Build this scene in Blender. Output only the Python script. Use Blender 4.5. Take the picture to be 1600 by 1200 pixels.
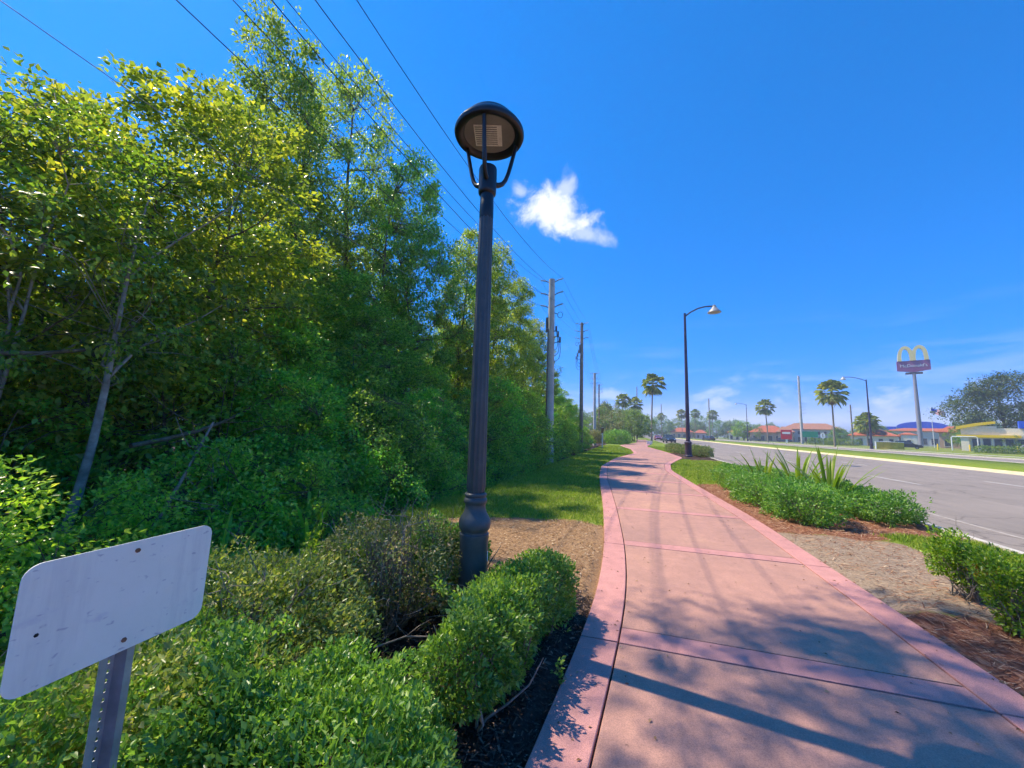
import bpy, math, random
import numpy as np
from mathutils import Matrix, Vector

# ------------------------------------------------------------------ clear
for o in list(bpy.data.objects):
    bpy.data.objects.remove(o)
scene = bpy.context.scene
COL = scene.collection
R = math.radians
rng = np.random.default_rng(7)
random.seed(7)

# ------------------------------------------------------------------ camera
EYE = 1.5
HAZE = 0.0010                 # humid air, per metre
YAW, PITCH, ROLL = R(17.7), R(6.9), R(1.6)
fw = Vector((-math.sin(YAW) * math.cos(PITCH), math.cos(YAW) * math.cos(PITCH), math.sin(PITCH)))
rt = Vector((math.cos(YAW), math.sin(YAW), 0))
up = rt.cross(fw)
up2 = up * math.cos(ROLL) - rt * math.sin(ROLL)
rt2 = rt * math.cos(ROLL) + up * math.sin(ROLL)
camd = bpy.data.cameras.new('camera')
camd.sensor_width = 36
camd.lens = 36 * 602 / 1600
camd.clip_start = 0.05
camd.clip_end = 6000
cam = bpy.data.objects.new('camera', camd)
COL.objects.link(cam)
m = Matrix((rt2, up2, -fw)).transposed().to_4x4()
m.translation = (0, 0, EYE)
cam.matrix_world = m
scene.camera = cam

# ------------------------------------------------------------------ sun and sky
SUN_EL = R(56)
SUN_AZ = math.atan2(-1.0, 0.18)          # measured from +Y towards +X
sun_dir = Vector((math.sin(SUN_AZ) * math.cos(SUN_EL), math.cos(SUN_AZ) * math.cos(SUN_EL), math.sin(SUN_EL)))
sd = bpy.data.lights.new('sun', 'SUN')
sd.energy = 2.3
sd.angle = R(0.53)
sd.color = (1.0, 0.87, 0.66)
sun = bpy.data.objects.new('sun', sd)
COL.objects.link(sun)
sun.rotation_euler = sun_dir.to_track_quat('Z', 'Y').to_euler()

world = bpy.data.worlds.new('World')
scene.world = world
world.use_nodes = True


def build_world():
    nt = world.node_tree
    N, L = nt.nodes, nt.links
    N.clear()
    out = N.new('ShaderNodeOutputWorld')
    bg = N.new('ShaderNodeBackground')
    bg.inputs['Strength'].default_value = 0.15
    sky = N.new('ShaderNodeTexSky')
    sky.sky_type = 'NISHITA'
    sky.sun_disc = False
    sky.sun_elevation = SUN_EL
    sky.sun_rotation = SUN_AZ
    sky.altitude = 0
    sky.air_density = 1.0
    sky.dust_density = 0.3
    sky.ozone_density = 3.0
    tc = N.new('ShaderNodeTexCoord')

    def math_(op, a, b=None, clamp=False):
        n = N.new('ShaderNodeMath')
        n.operation = op
        n.use_clamp = clamp
        for i, v in enumerate((a, b)):
            if v is None:
                continue
            if isinstance(v, (int, float)):
                n.inputs[i].default_value = v
            else:
                L.new(v, n.inputs[i])
        return n.outputs[0]

    def dot(vec):
        n = N.new('ShaderNodeVectorMath')
        n.operation = 'DOT_PRODUCT'
        L.new(tc.outputs['Generated'], n.inputs[0])
        n.inputs[1].default_value = vec
        return n.outputs['Value']

    def smooth(v, a, b):
        n = N.new('ShaderNodeMapRange')
        n.interpolation_type = 'SMOOTHSTEP'
        L.new(v, n.inputs['Value'])
        n.inputs['From Min'].default_value = a
        n.inputs['From Max'].default_value = b
        return n.outputs[0]

    def noise(scale, detail, rough, vscale=(1, 1, 1), dist=0.0):
        mp = N.new('ShaderNodeMapping')
        mp.inputs['Scale'].default_value = vscale
        L.new(tc.outputs['Generated'], mp.inputs['Vector'])
        n = N.new('ShaderNodeTexNoise')
        n.inputs['Scale'].default_value = scale
        n.inputs['Detail'].default_value = detail
        n.inputs['Roughness'].default_value = rough
        n.inputs['Distortion'].default_value = dist
        L.new(mp.outputs[0], n.inputs['Vector'])
        return n.outputs[0]

    # clear subtropical air: deepen the blue evenly over the whole dome
    sp = N.new('ShaderNodeSeparateColor')
    sp.mode = 'HSV'
    L.new(sky.outputs[0], sp.inputs[0])
    cb = N.new('ShaderNodeCombineColor')
    cb.mode = 'HSV'
    cb.inputs[0].default_value = 0.622
    L.new(math_('SUBTRACT', 1.0, math_('POWER', math_('SUBTRACT', 1.0, sp.outputs[1]), 4.8)), cb.inputs[1])
    L.new(math_('MULTIPLY', math_('POWER', sp.outputs[2], 0.85), 0.665), cb.inputs[2])

    # one small cumulus high over the road
    c = Vector((-0.175, 0.842, 0.515)).normalized()
    t1 = Vector((0.80, 0.28, -0.27))
    t1 = (t1 - c * t1.dot(c)).normalized()
    t2 = c.cross(t1)
    u, v = dot(t1), dot(t2)
    w = dot(c)
    r2 = math_('SQRT', math_('ADD', math_('POWER', math_('DIVIDE', u, 0.105), 2.0),
                             math_('POWER', math_('DIVIDE', v, 0.062), 2.0)))
    n1 = noise(17.0, 9.0, 0.66, dist=0.3)
    cl = math_('SUBTRACT', math_('MULTIPLY', n1, 2.2), r2)
    cl = math_('MULTIPLY', smooth(cl, 0.0, 0.8), smooth(w, 0.5, 0.9))
    # its thin trailing shreds
    for cc, ru, rv, dens in (((-0.118, 0.872, 0.475), 0.085, 0.024, 0.55), ((-0.15, 0.822, 0.55), 0.03, 0.05, 0.6), ((-0.247, 0.797, 0.551), 0.026, 0.018, 0.5)):
        cv = Vector(cc).normalized()
        u2 = math_('SUBTRACT', u, cv.dot(t1))
        v2 = math_('SUBTRACT', v, cv.dot(t2))
        rr = math_('SQRT', math_('ADD', math_('POWER', math_('DIVIDE', u2, ru), 2.0), math_('POWER', math_('DIVIDE', v2, rv), 2.0)))
        sh_ = math_('MULTIPLY', math_('MULTIPLY', smooth(math_('SUBTRACT', math_('MULTIPLY', n1, 2.3), rr), 0.0, 1.0), dens), smooth(w, 0.5, 0.9))
        cl = math_('MAXIMUM', cl, sh_)
    # fair-weather clouds low above the horizon
    z = dot(Vector((0, 0, 1)))
    n2 = noise(7.0, 7.0, 0.6, (1, 1, 2.6), 0.3)
    band = math_('MULTIPLY', smooth(z, -0.02, 0.03), math_('SUBTRACT', 1.0, smooth(z, 0.07, 0.17)))
    hz = math_('MULTIPLY', smooth(n2, 0.50, 0.68), band)
    n3 = noise(3.0, 5.0, 0.55, (1, 1, 9.0), 0.2)
    veil = math_('MULTIPLY', math_('MULTIPLY', smooth(n3, 0.52, 0.75), math_('SUBTRACT', 1.0, smooth(z, 0.10, 0.3))), 0.2)
    tot = math_('MAXIMUM', math_('MAXIMUM', cl, math_('MULTIPLY', hz, 0.55)), veil)
    mix = N.new('ShaderNodeMix')
    mix.data_type = 'RGBA'
    L.new(tot, mix.inputs[0])
    L.new(cb.outputs[0], mix.inputs[6])
    mix.inputs[7].default_value = (2.3, 2.4, 2.55, 1)
    L.new(mix.outputs[2], bg.inputs['Color'])
    L.new(bg.outputs[0], out.inputs['Surface'])


build_world()
vs = scene.view_settings
vs.view_transform = 'Standard'
vs.look = 'None'
vs.exposure = 1.65
vs.gamma = 1.0
vs.use_curve_mapping = False
cy = scene.cycles
cy.use_denoising = True
cy.use_adaptive_sampling = True
cy.adaptive_threshold = 0.03
try:
    cy.denoiser = 'OPENIMAGEDENOISE'
except Exception:
    pass
cy.max_bounces = 5
cy.diffuse_bounces = 3
cy.glossy_bounces = 2
cy.transmission_bounces = 4
cy.transparent_max_bounces = 6
cy.caustics_reflective = False
cy.caustics_refractive = False
cy.sample_clamp_indirect = 4.0


# ================================================================== materials
def mat(name, build):
    mm = bpy.data.materials.new(name)
    mm.use_nodes = True
    nt = mm.node_tree
    nt.nodes.clear()
    out = nt.nodes.new('ShaderNodeOutputMaterial')
    sh = build(nt)
    nt.links.new(sh, out.inputs['Surface'])
    return mm


def ramp(nt, fac, stops):
    r = nt.nodes.new('ShaderNodeValToRGB')
    el = r.color_ramp.elements
    while len(el) < len(stops):
        el.new(0.5)
    for e, (p, c) in zip(el, stops):
        e.position = p
        e.color = (*c, 1)
    nt.links.new(fac, r.inputs[0])
    return r.outputs[0]


def noise_node(nt, scale, detail=4, rough=0.55, space='POS', vscale=None, dist=0.0):
    if space == 'POS':
        v = nt.nodes.new('ShaderNodeNewGeometry').outputs['Position']
    else:
        v = nt.nodes.new('ShaderNodeTexCoord').outputs['Object']
    if vscale:
        mp = nt.nodes.new('ShaderNodeMapping')
        mp.inputs['Scale'].default_value = vscale
        nt.links.new(v, mp.inputs['Vector'])
        v = mp.outputs[0]
    n = nt.nodes.new('ShaderNodeTexNoise')
    n.inputs['Scale'].default_value = scale
    n.inputs['Detail'].default_value = detail
    n.inputs['Roughness'].default_value = rough
    n.inputs['Distortion'].default_value = dist
    nt.links.new(v, n.inputs['Vector'])
    return n.outputs[0]


def mixc(nt, fac, a, b, mode='MIX'):
    n = nt.nodes.new('ShaderNodeMix')
    n.data_type = 'RGBA'
    n.blend_type = mode
    for i, v in ((0, fac), (6, a), (7, b)):
        if isinstance(v, (int, float)):
            n.inputs[i].default_value = v
        elif isinstance(v, tuple):
            n.inputs[i].default_value = (*v, 1)
        else:
            nt.links.new(v, n.inputs[i])
    return n.outputs[2]


def mth(nt, op, a, b=None, clamp=False):
    n = nt.nodes.new('ShaderNodeMath')
    n.operation = op
    n.use_clamp = clamp
    for i, v in enumerate((a, b)):
        if v is None:
            continue
        if isinstance(v, (int, float)):
            n.inputs[i].default_value = v
        else:
            nt.links.new(v, n.inputs[i])
    return n.outputs[0]


def princ(nt, col, rough=0.7, metal=0.0, spec=0.4, bump=None, bdist=0.01, bstr=0.5):
    p = nt.nodes.new('ShaderNodeBsdfPrincipled')
    if isinstance(col, tuple):
        p.inputs['Base Color'].default_value = (*col, 1)
    else:
        nt.links.new(col, p.inputs['Base Color'])
    if isinstance(rough, (int, float)):
        p.inputs['Roughness'].default_value = rough
    else:
        nt.links.new(rough, p.inputs['Roughness'])
    p.inputs['Metallic'].default_value = metal
    p.inputs['Specular IOR Level'].default_value = spec
    if bump is not None:
        b = nt.nodes.new('ShaderNodeBump')
        b.inputs['Distance'].default_value = bdist
        b.inputs['Strength'].default_value = bstr
        nt.links.new(bump, b.inputs['Height'])
        nt.links.new(b.outputs[0], p.inputs['Normal'])
    return p.outputs[0]


def simple(name, c, rough=0.6, metal=0.0, var=0.15, scale=4.0, spec=0.4, space='OBJ', bump=0.0):
    def f(nt):
        n = noise_node(nt, scale, 5, 0.6, space)
        a = tuple(max(0, x * (1 - var)) for x in c)
        b = tuple(min(1, x * (1 + var)) for x in c)
        return princ(nt, ramp(nt, n, [(0.3, a), (0.7, b)]), rough, metal, spec,
                     n if bump else None, 0.01, bump)
    return mat(name, f)


def concrete_mat(name, c1, c2, c3):
    """stamped, tinted path concrete: broad stains, mottling and fine sand speckle"""
    def f(nt):
        big = noise_node(nt, 0.9, 4, 0.6, dist=0.6)
        mid = noise_node(nt, 6.0, 6, 0.7)
        fine = noise_node(nt, 160.0, 2, 0.6)
        c = ramp(nt, big, [(0.3, c1), (0.55, c2), (0.75, c3)])
        c = mixc(nt, 0.45, c, ramp(nt, mid, [(0.3, (0.62, 0.60, 0.60)), (0.7, (1.1, 1.08, 1.06))]), 'MULTIPLY')
        c = mixc(nt, 0.55, c, ramp(nt, fine, [(0.32, (0.5, 0.5, 0.52)), (0.62, (1.15, 1.15, 1.15))]), 'MULTIPLY')
        st = noise_node(nt, 1.7, 5, 0.65, vscale=(1.0, 0.22, 1), dist=1.4)
        c = mixc(nt, 0.8, c, ramp(nt, st, [(0.28, (0.66, 0.66, 0.68)), (0.42, (1, 1, 1)), (0.62, (1, 1, 1)), (0.78, (1.14, 1.10, 1.04))]), 'MULTIPLY')
        sp_ = noise_node(nt, 11.0, 3, 0.5)
        c = mixc(nt, 0.7, c, ramp(nt, sp_, [(0.24, (0.45, 0.43, 0.42)), (0.30, (1, 1, 1))]), 'MULTIPLY')
        oi = nt.nodes.new('ShaderNodeObjectInfo').outputs['Random']
        c = mixc(nt, 1.0, c, ramp(nt, oi, [(0.0, (0.92, 0.93, 0.94)), (1.0, (1.06, 1.04, 1.02))]), 'MULTIPLY')
        return princ(nt, c, 0.72, 0, 0.35, fine, 0.004, 0.35)
    return mat(name, f)


def leaf_mat(name, stops, trans, tmix=0.45, rough=0.36, hue=0.05, gain=1.85):
    stops = [(p_, tuple(min(0.6, v_ * gain) for v_ in c_)) for p_, c_ in stops]

    def f(nt):
        g = nt.nodes.new('ShaderNodeNewGeometry')
        rnd = g.outputs['Random Per Island']
        col = ramp(nt, rnd, stops)
        pos = noise_node(nt, 0.9, 3, 0.55)
        col = mixc(nt, 0.75, col, ramp(nt, pos, [(0.32, (0.62, 0.78, 0.62)), (0.52, (1.0, 1.0, 1.0)), (0.68, (1.55, 1.3, 0.9))]), 'MULTIPLY')
        oi = nt.nodes.new('ShaderNodeObjectInfo').outputs['Random']
        hsv = nt.nodes.new('ShaderNodeHueSaturation')
        nt.links.new(mth(nt, 'ADD', mth(nt, 'MULTIPLY', oi, hue), 0.5 - hue * 0.5), hsv.inputs['Hue'])
        nt.links.new(col, hsv.inputs['Color'])
        p = princ(nt, hsv.outputs[0], rough, 0, 0.55)
        t = nt.nodes.new('ShaderNodeBsdfTranslucent')
        tcol = mixc(nt, 1.0, hsv.outputs[0], trans, 'MULTIPLY')
        nt.links.new(tcol, t.inputs['Color'])
        mx = nt.nodes.new('ShaderNodeMixShader')
        mx.inputs[0].default_value = tmix
        nt.links.new(p, mx.inputs[1])
        nt.links.new(t.outputs[0], mx.inputs[2])
        return mx.outputs[0]
    return mat(name, f)


M = {}
M['slab'] = concrete_mat('path_concrete_tan_red', (0.43, 0.245, 0.195), (0.51, 0.28, 0.215), (0.57, 0.325, 0.225))
M['band'] = concrete_mat('path_concrete_pink', (0.55, 0.27, 0.245), (0.62, 0.30, 0.27), (0.61, 0.32, 0.27))
M['bed'] = simple('joint_dark', (0.045, 0.035, 0.035), 0.9)
M['kerb'] = simple('kerb_concrete', (0.50, 0.46, 0.40), 0.85, var=0.25, scale=3, space='POS', bump=0.2)
M['kerb_yellow'] = simple('kerb_concrete_cream', (0.66, 0.56, 0.34), 0.85, var=0.2, scale=2, space='POS', bump=0.2)


def asphalt(nt):
    fine = noise_node(nt, 110.0, 2, 0.6)
    big = noise_node(nt, 0.35, 5, 0.65)
    streak = noise_node(nt, 1.3, 4, 0.6, vscale=(1.0, 0.03, 1))
    c = ramp(nt, fine, [(0.3, (0.17, 0.145, 0.125)), (0.55, (0.29, 0.25, 0.215)), (0.75, (0.40, 0.35, 0.30))])
    c = mixc(nt, 0.5, c, ramp(nt, big, [(0.35, (0.8, 0.8, 0.8)), (0.65, (1.12, 1.1, 1.08))]), 'MULTIPLY')
    c = mixc(nt, 0.5, c, ramp(nt, streak, [(0.35, (0.78, 0.78, 0.8)), (0.65, (1.1, 1.1, 1.1))]), 'MULTIPLY')
    vo = nt.nodes.new('ShaderNodeTexVoronoi')
    vo.feature = 'DISTANCE_TO_EDGE'
    vo.inputs['Scale'].default_value = 0.33
    wob = nt.nodes.new('ShaderNodeVectorMath')
    wob.operation = 'ADD'
    nn = nt.nodes.new('ShaderNodeTexNoise')
    nn.inputs['Scale'].default_value = 0.9
    nn.inputs['Detail'].default_value = 5
    nt.links.new(nt.nodes.new('ShaderNodeNewGeometry').outputs['Position'], nn.inputs['Vector'])
    nt.links.new(nt.nodes.new('ShaderNodeNewGeometry').outputs['Position'], wob.inputs[0])
    nt.links.new(nn.outputs['Color'], wob.inputs[1])
    nt.links.new(wob.outputs[0], vo.inputs['Vector'])
    c = mixc(nt, 0.6, c, ramp(nt, vo.outputs['Distance'], [(0.0, (0.35, 0.34, 0.33)), (0.010, (1, 1, 1))]), 'MULTIPLY')
    oil = noise_node(nt, 1.6, 3, 0.6, vscale=(1.0, 0.35, 1))
    c = mixc(nt, 0.6, c, ramp(nt, oil, [(0.27, (0.5, 0.5, 0.5)), (0.38, (1, 1, 1))]), 'MULTIPLY')
    return princ(nt, c, 0.85, 0, 0.3, fine, 0.006, 0.4)


M['asphalt'] = mat('asphalt', asphalt)


def paint(nt):
    w = noise_node(nt, 25.0, 5, 0.7)
    c = ramp(nt, w, [(0.40, (0.28, 0.25, 0.22)), (0.60, (0.60, 0.58, 0.54))])
    return princ(nt, c, 0.7)


M['paint'] = mat('road_paint_worn', paint)
M['paint_faint'] = simple('road_paint_faint', (0.36, 0.32, 0.28), 0.8, var=0.3, scale=9, space='POS')


def soil(nt):
    at = nt.nodes.new('ShaderNodeAttribute')
    at.attribute_name = 'zone'
    sep = nt.nodes.new('ShaderNodeSeparateColor')
    nt.links.new(at.outputs['Color'], sep.inputs[0])
    n1 = noise_node(nt, 2.2, 6, 0.65)
    n2 = noise_node(nt, 38.0, 5, 0.7)
    n3 = noise_node(nt, 30.0, 4, 0.6, vscale=(1, 0.25, 1), dist=1.0)
    g = ramp(nt, n2, [(0.3, (0.08, 0.13, 0.018)), (0.5, (0.17, 0.24, 0.03)), (0.72, (0.28, 0.33, 0.06))])
    g = mixc(nt, 0.5, g, ramp(nt, n1, [(0.35, (0.75, 0.85, 0.7)), (0.65, (1.25, 1.1, 1.0))]), 'MULTIPLY')
    mulch = ramp(nt, n2, [(0.3, (0.018, 0.013, 0.011)), (0.55, (0.06, 0.04, 0.032)), (0.75, (0.15, 0.10, 0.08))])
    dirt = ramp(nt, n2, [(0.3, (0.17, 0.105, 0.06)), (0.55, (0.34, 0.21, 0.115)), (0.75, (0.46, 0.31, 0.18))])
    straw = ramp(nt, n3, [(0.3, (0.10, 0.035, 0.022)), (0.52, (0.24, 0.10, 0.06)), (0.72, (0.42, 0.24, 0.15))])
    sand = ramp(nt, n2, [(0.3, (0.17, 0.12, 0.085)), (0.55, (0.33, 0.25, 0.18)), (0.75, (0.48, 0.38, 0.29))])

    def th(ch):
        v = mth(nt, 'ADD', ch, mth(nt, 'MULTIPLY', mth(nt, 'SUBTRACT', n1, 0.5), 0.9))
        mr = nt.nodes.new('ShaderNodeMapRange')
        mr.interpolation_type = 'SMOOTHSTEP'
        nt.links.new(v, mr.inputs[0])
        mr.inputs[1].default_value = 0.38
        mr.inputs[2].default_value = 0.62
        return mr.outputs[0]
    c = mixc(nt, th(sep.outputs[1]), g, dirt)
    c = mixc(nt, th(at.outputs['Alpha']), c, sand)
    c = mixc(nt, th(sep.outputs[2]), c, straw)
    c = mixc(nt, th(sep.outputs[0]), c, mulch)
    return princ(nt, c, 0.95, 0, 0.1, n2, 0.03, 0.6)


M['soil'] = mat('soil_and_turf', soil)


def grass_blade(nt):
    g = nt.nodes.new('ShaderNodeNewGeometry')
    c = ramp(nt, g.outputs['Random Per Island'],
             [(0.0, (0.16, 0.25, 0.02)), (0.5, (0.29, 0.42, 0.036)), (0.85, (0.40, 0.50, 0.055)), (1.0, (0.55, 0.50, 0.18))])
    n = noise_node(nt, 1.1, 4, 0.6)
    c = mixc(nt, 0.6, c, ramp(nt, n, [(0.35, (0.7, 0.85, 0.6)), (0.65, (1.3, 1.15, 1.0))]), 'MULTIPLY')
    p = princ(nt, c, 0.5, 0, 0.3)
    t = nt.nodes.new('ShaderNodeBsdfTranslucent')
    nt.links.new(c, t.inputs[0])
    mx = nt.nodes.new('ShaderNodeMixShader')
    mx.inputs[0].default_value = 0.4
    nt.links.new(p, mx.inputs[1])
    nt.links.new(t.outputs[0], mx.inputs[2])
    return mx.outputs[0]


M['grass'] = mat('grass_blades', grass_blade)


def island_mat(name, stops, rough=0.8):
    def f(nt):
        g = nt.nodes.new('ShaderNodeNewGeometry')
        return princ(nt, ramp(nt, g.outputs['Random Per Island'], stops), rough, 0, 0.2)
    return mat(name, f)


M['chips'] = island_mat('mulch_chips', [(0, (0.02, 0.014, 0.012)), (0.6, (0.07, 0.045, 0.035)), (0.9, (0.16, 0.105, 0.08)), (1, (0.34, 0.25, 0.19))])
M['straw'] = island_mat('pine_straw', [(0, (0.13, 0.05, 0.03)), (0.5, (0.28, 0.13, 0.075)), (0.85, (0.42, 0.25, 0.15)), (1, (0.6, 0.46, 0.32))])
M['litter'] = island_mat('leaf_litter', [(0, (0.10, 0.05, 0.025)), (0.5, (0.30, 0.17, 0.08)), (0.9, (0.45, 0.30, 0.16)), (1, (0.6, 0.5, 0.36))])

M['leaf_maple'] = leaf_mat('leaf_maple', [(0, (0.05, 0.10, 0.016)), (0.45, (0.10, 0.17, 0.022)), (0.8, (0.16, 0.23, 0.028)), (1, (0.24, 0.28, 0.05))],
                           (2.1, 1.85, 0.9), 0.55, 0.34, 0.05, 1.6)
M['leaf_dark'] = leaf_mat('leaf_dark', [(0, (0.035, 0.075, 0.014)), (0.5, (0.065, 0.125, 0.02)), (0.85, (0.10, 0.17, 0.028)), (1, (0.16, 0.22, 0.05))],
                          (2.2, 2.0, 1.0), 0.5, 0.30, 0.05, 2.5)
M['leaf_vine'] = leaf_mat('leaf_vine', [(0, (0.04, 0.10, 0.016)), (0.5, (0.075, 0.17, 0.024)), (0.85, (0.11, 0.22, 0.03)), (1, (0.2, 0.29, 0.05))],
                          (2.0, 1.9, 1.0), 0.5, 0.32, 0.05, 2.5)
M['leaf_hedge'] = leaf_mat('leaf_hedge', [(0, (0.05, 0.12, 0.024)), (0.5, (0.10, 0.21, 0.036)), (0.85, (0.16, 0.28, 0.05)), (1, (0.28, 0.38, 0.10))],
                           (1.9, 1.9, 0.9), 0.40, 0.34, 0.03, 1.45)
M['leaf_dull'] = leaf_mat('leaf_dull', [(0, (0.05, 0.06, 0.03)), (0.4, (0.07, 0.11, 0.03)), (0.75, (0.13, 0.16, 0.05)), (1, (0.30, 0.24, 0.15))],
                          (1.7, 1.7, 0.9), 0.3, 0.5)
M['leaf_lime'] = leaf_mat('leaf_lime', [(0, (0.06, 0.13, 0.015)), (0.5, (0.13, 0.24, 0.02)), (0.85, (0.22, 0.33, 0.03)), (1, (0.34, 0.38, 0.05))],
                          (1.8, 1.7, 0.7), 0.45, 0.36, 0.03, 1.35)
M['leaf_dullgreen'] = leaf_mat('leaf_dullgreen', [(0, (0.07, 0.10, 0.035)), (0.45, (0.12, 0.18, 0.04)), (0.8, (0.20, 0.26, 0.055)), (1, (0.34, 0.30, 0.16))],
                               (1.7, 1.6, 0.8), 0.38, 0.38, 0.03, 1.85)
M['leaf_oak'] = leaf_mat('leaf_oak', [(0, (0.03, 0.065, 0.02)), (0.5, (0.055, 0.105, 0.03)), (1, (0.10, 0.16, 0.05))], (1.8, 1.8, 1.0), 0.35, 0.5, 0.03, 1.0)
M['leaf_orange'] = leaf_mat('leaf_orange', [(0, (0.35, 0.14, 0.02)), (1, (0.5, 0.24, 0.03))], (1.5, 1.4, 0.8), 0.4)
M['leaf_far'] = leaf_mat('leaf_far', [(0, (0.04, 0.085, 0.02)), (0.5, (0.075, 0.14, 0.03)), (1, (0.13, 0.19, 0.05))], (1.8, 1.8, 0.9), 0.35, 0.6)
M['leaf_palm'] = leaf_mat('leaf_palm', [(0, (0.05, 0.09, 0.02)), (0.5, (0.12, 0.17, 0.035)), (0.85, (0.22, 0.25, 0.06)), (1, (0.40, 0.33, 0.14))],
                          (1.5, 1.5, 0.8), 0.3, 0.5)
M['leaf_strap'] = leaf_mat('leaf_strap', [(0, (0.09, 0.17, 0.02)), (0.5, (0.15, 0.24, 0.03)), (1, (0.24, 0.30, 0.06))], (1.7, 1.6, 0.6), 0.4, 0.4, 0.03, 1.2)


def bark(nt):
    n = noise_node(nt, 9.0, 6, 0.65, 'OBJ', (1, 1, 0.35), 0.5)
    n2 = noise_node(nt, 2.2, 3, 0.5, 'OBJ')
    c = ramp(nt, n, [(0.3, (0.05, 0.04, 0.03)), (0.55, (0.15, 0.125, 0.10)), (0.75, (0.30, 0.27, 0.23))])
    c = mixc(nt, mth(nt, 'MULTIPLY', n2, 0.5), c, (0.13, 0.13, 0.05))
    return princ(nt, c, 0.9, 0, 0.2, n, 0.03, 0.7)


M['bark'] = mat('bark', bark)
M['bark_pale'] = simple('bark_pale', (0.30, 0.27, 0.23), 0.9, var=0.45, scale=7, bump=0.5)
M['twig'] = simple('dry_twig', (0.24, 0.20, 0.165), 0.9, var=0.4, scale=20)
M['palm_bark'] = simple('palm_bark', (0.27, 0.22, 0.17), 0.9, var=0.3, scale=6)
M['skirt'] = simple('dead_fronds', (0.30, 0.21, 0.11), 0.9, var=0.35, scale=6)


def lamp_paint(nt):
    n = noise_node(nt, 7.0, 6, 0.7, 'OBJ')
    f = noise_node(nt, 220.0, 2, 0.5, 'OBJ')
    c = ramp(nt, n, [(0.3, (0.046, 0.060, 0.064)), (0.6, (0.072, 0.090, 0.092)), (0.85, (0.125, 0.145, 0.145))])
    return princ(nt, c, ramp(nt, n, [(0.3, (0.38,) * 3), (0.7, (0.55,) * 3)]), 0.0, 0.5, f, 0.002, 0.25)


M['lamp_paint'] = mat('lamp_post_paint', lamp_paint)
M['lamp_black'] = simple('lamp_black', (0.012, 0.013, 0.016), 0.35, var=0.2, spec=0.5)
M['lens'] = simple('lamp_lens', (0.26, 0.25, 0.24), 0.25, var=0.15)
M['led'] = simple('lamp_led_panel', (0.80, 0.78, 0.74), 0.4, var=0.12, scale=30)
M['sticker'] = simple('sticker_white', (0.7, 0.72, 0.74), 0.5)
M['galv'] = simple('galvanised_steel', (0.42, 0.45, 0.50), 0.45, 0.6, var=0.3, scale=9)


def sign_face(nt):
    n = noise_node(nt, 3.5, 6, 0.65, 'OBJ')
    s = noise_node(nt, 70.0, 2, 0.5, 'OBJ', (1, 0.45, 1.0), 0.3)
    p = noise_node(nt, 7.0, 4, 0.6, 'OBJ', (1, 1, 1.8), 0.1)
    g = noise_node(nt, 4.0, 5, 0.7, 'OBJ', (1, 3.0, 0.35), 0.0)
    c = ramp(nt, n, [(0.3, (0.80, 0.83, 0.71)), (0.7, (0.89, 0.90, 0.79))])
    c = mixc(nt, ramp(nt, s, [(0.66, (0, 0, 0)), (0.72, (0.6, 0.6, 0.6))]), c, (0.38, 0.38, 0.42))
    c = mixc(nt, ramp(nt, g, [(0.50, (0, 0, 0)), (0.75, (0.5, 0.5, 0.5))]), c, (0.52, 0.52, 0.50))
    c = mixc(nt, ramp(nt, p, [(0.60, (0, 0, 0)), (0.70, (0.3, 0.3, 0.3))]), c, (0.48, 0.44, 0.54))
    return princ(nt, c, 0.5, 0, 0.4, s, 0.001, 0.3)


M['sign_face'] = mat('sign_face_worn', sign_face)
M['rust'] = simple('rusty_bolt', (0.24, 0.13, 0.08), 0.8, 0.2, var=0.4, scale=60)
M['hole'] = simple('hole_dark', (0.01, 0.01, 0.01), 0.9)
M['pole_concrete'] = simple('pole_concrete', (0.52, 0.50, 0.47), 0.85, var=0.2, scale=1.5, bump=0.2)
M['pole_wood'] = simple('pole_wood', (0.26, 0.21, 0.17), 0.9, var=0.3, scale=3)
M['steel_dark'] = simple('steel_dark', (0.12, 0.11, 0.12), 0.55, 0.3)
M['purple_pole'] = simple('street_lamp_paint', (0.055, 0.045, 0.085), 0.45, var=0.25)
M['lamp_bell'] = simple('street_lamp_bell', (0.34, 0.36, 0.37), 0.45, 0.2)
M['insulator'] = simple('insulator_grey', (0.33, 0.33, 0.36), 0.4)
M['wire'] = simple('wire_dark', (0.035, 0.04, 0.05), 0.6)
M['wire_light'] = simple('wire_aluminium', (0.25, 0.26, 0.27), 0.5, 0.4)
M['pipe_white'] = simple('pipe_white', (0.6, 0.6, 0.6), 0.5)


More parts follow.
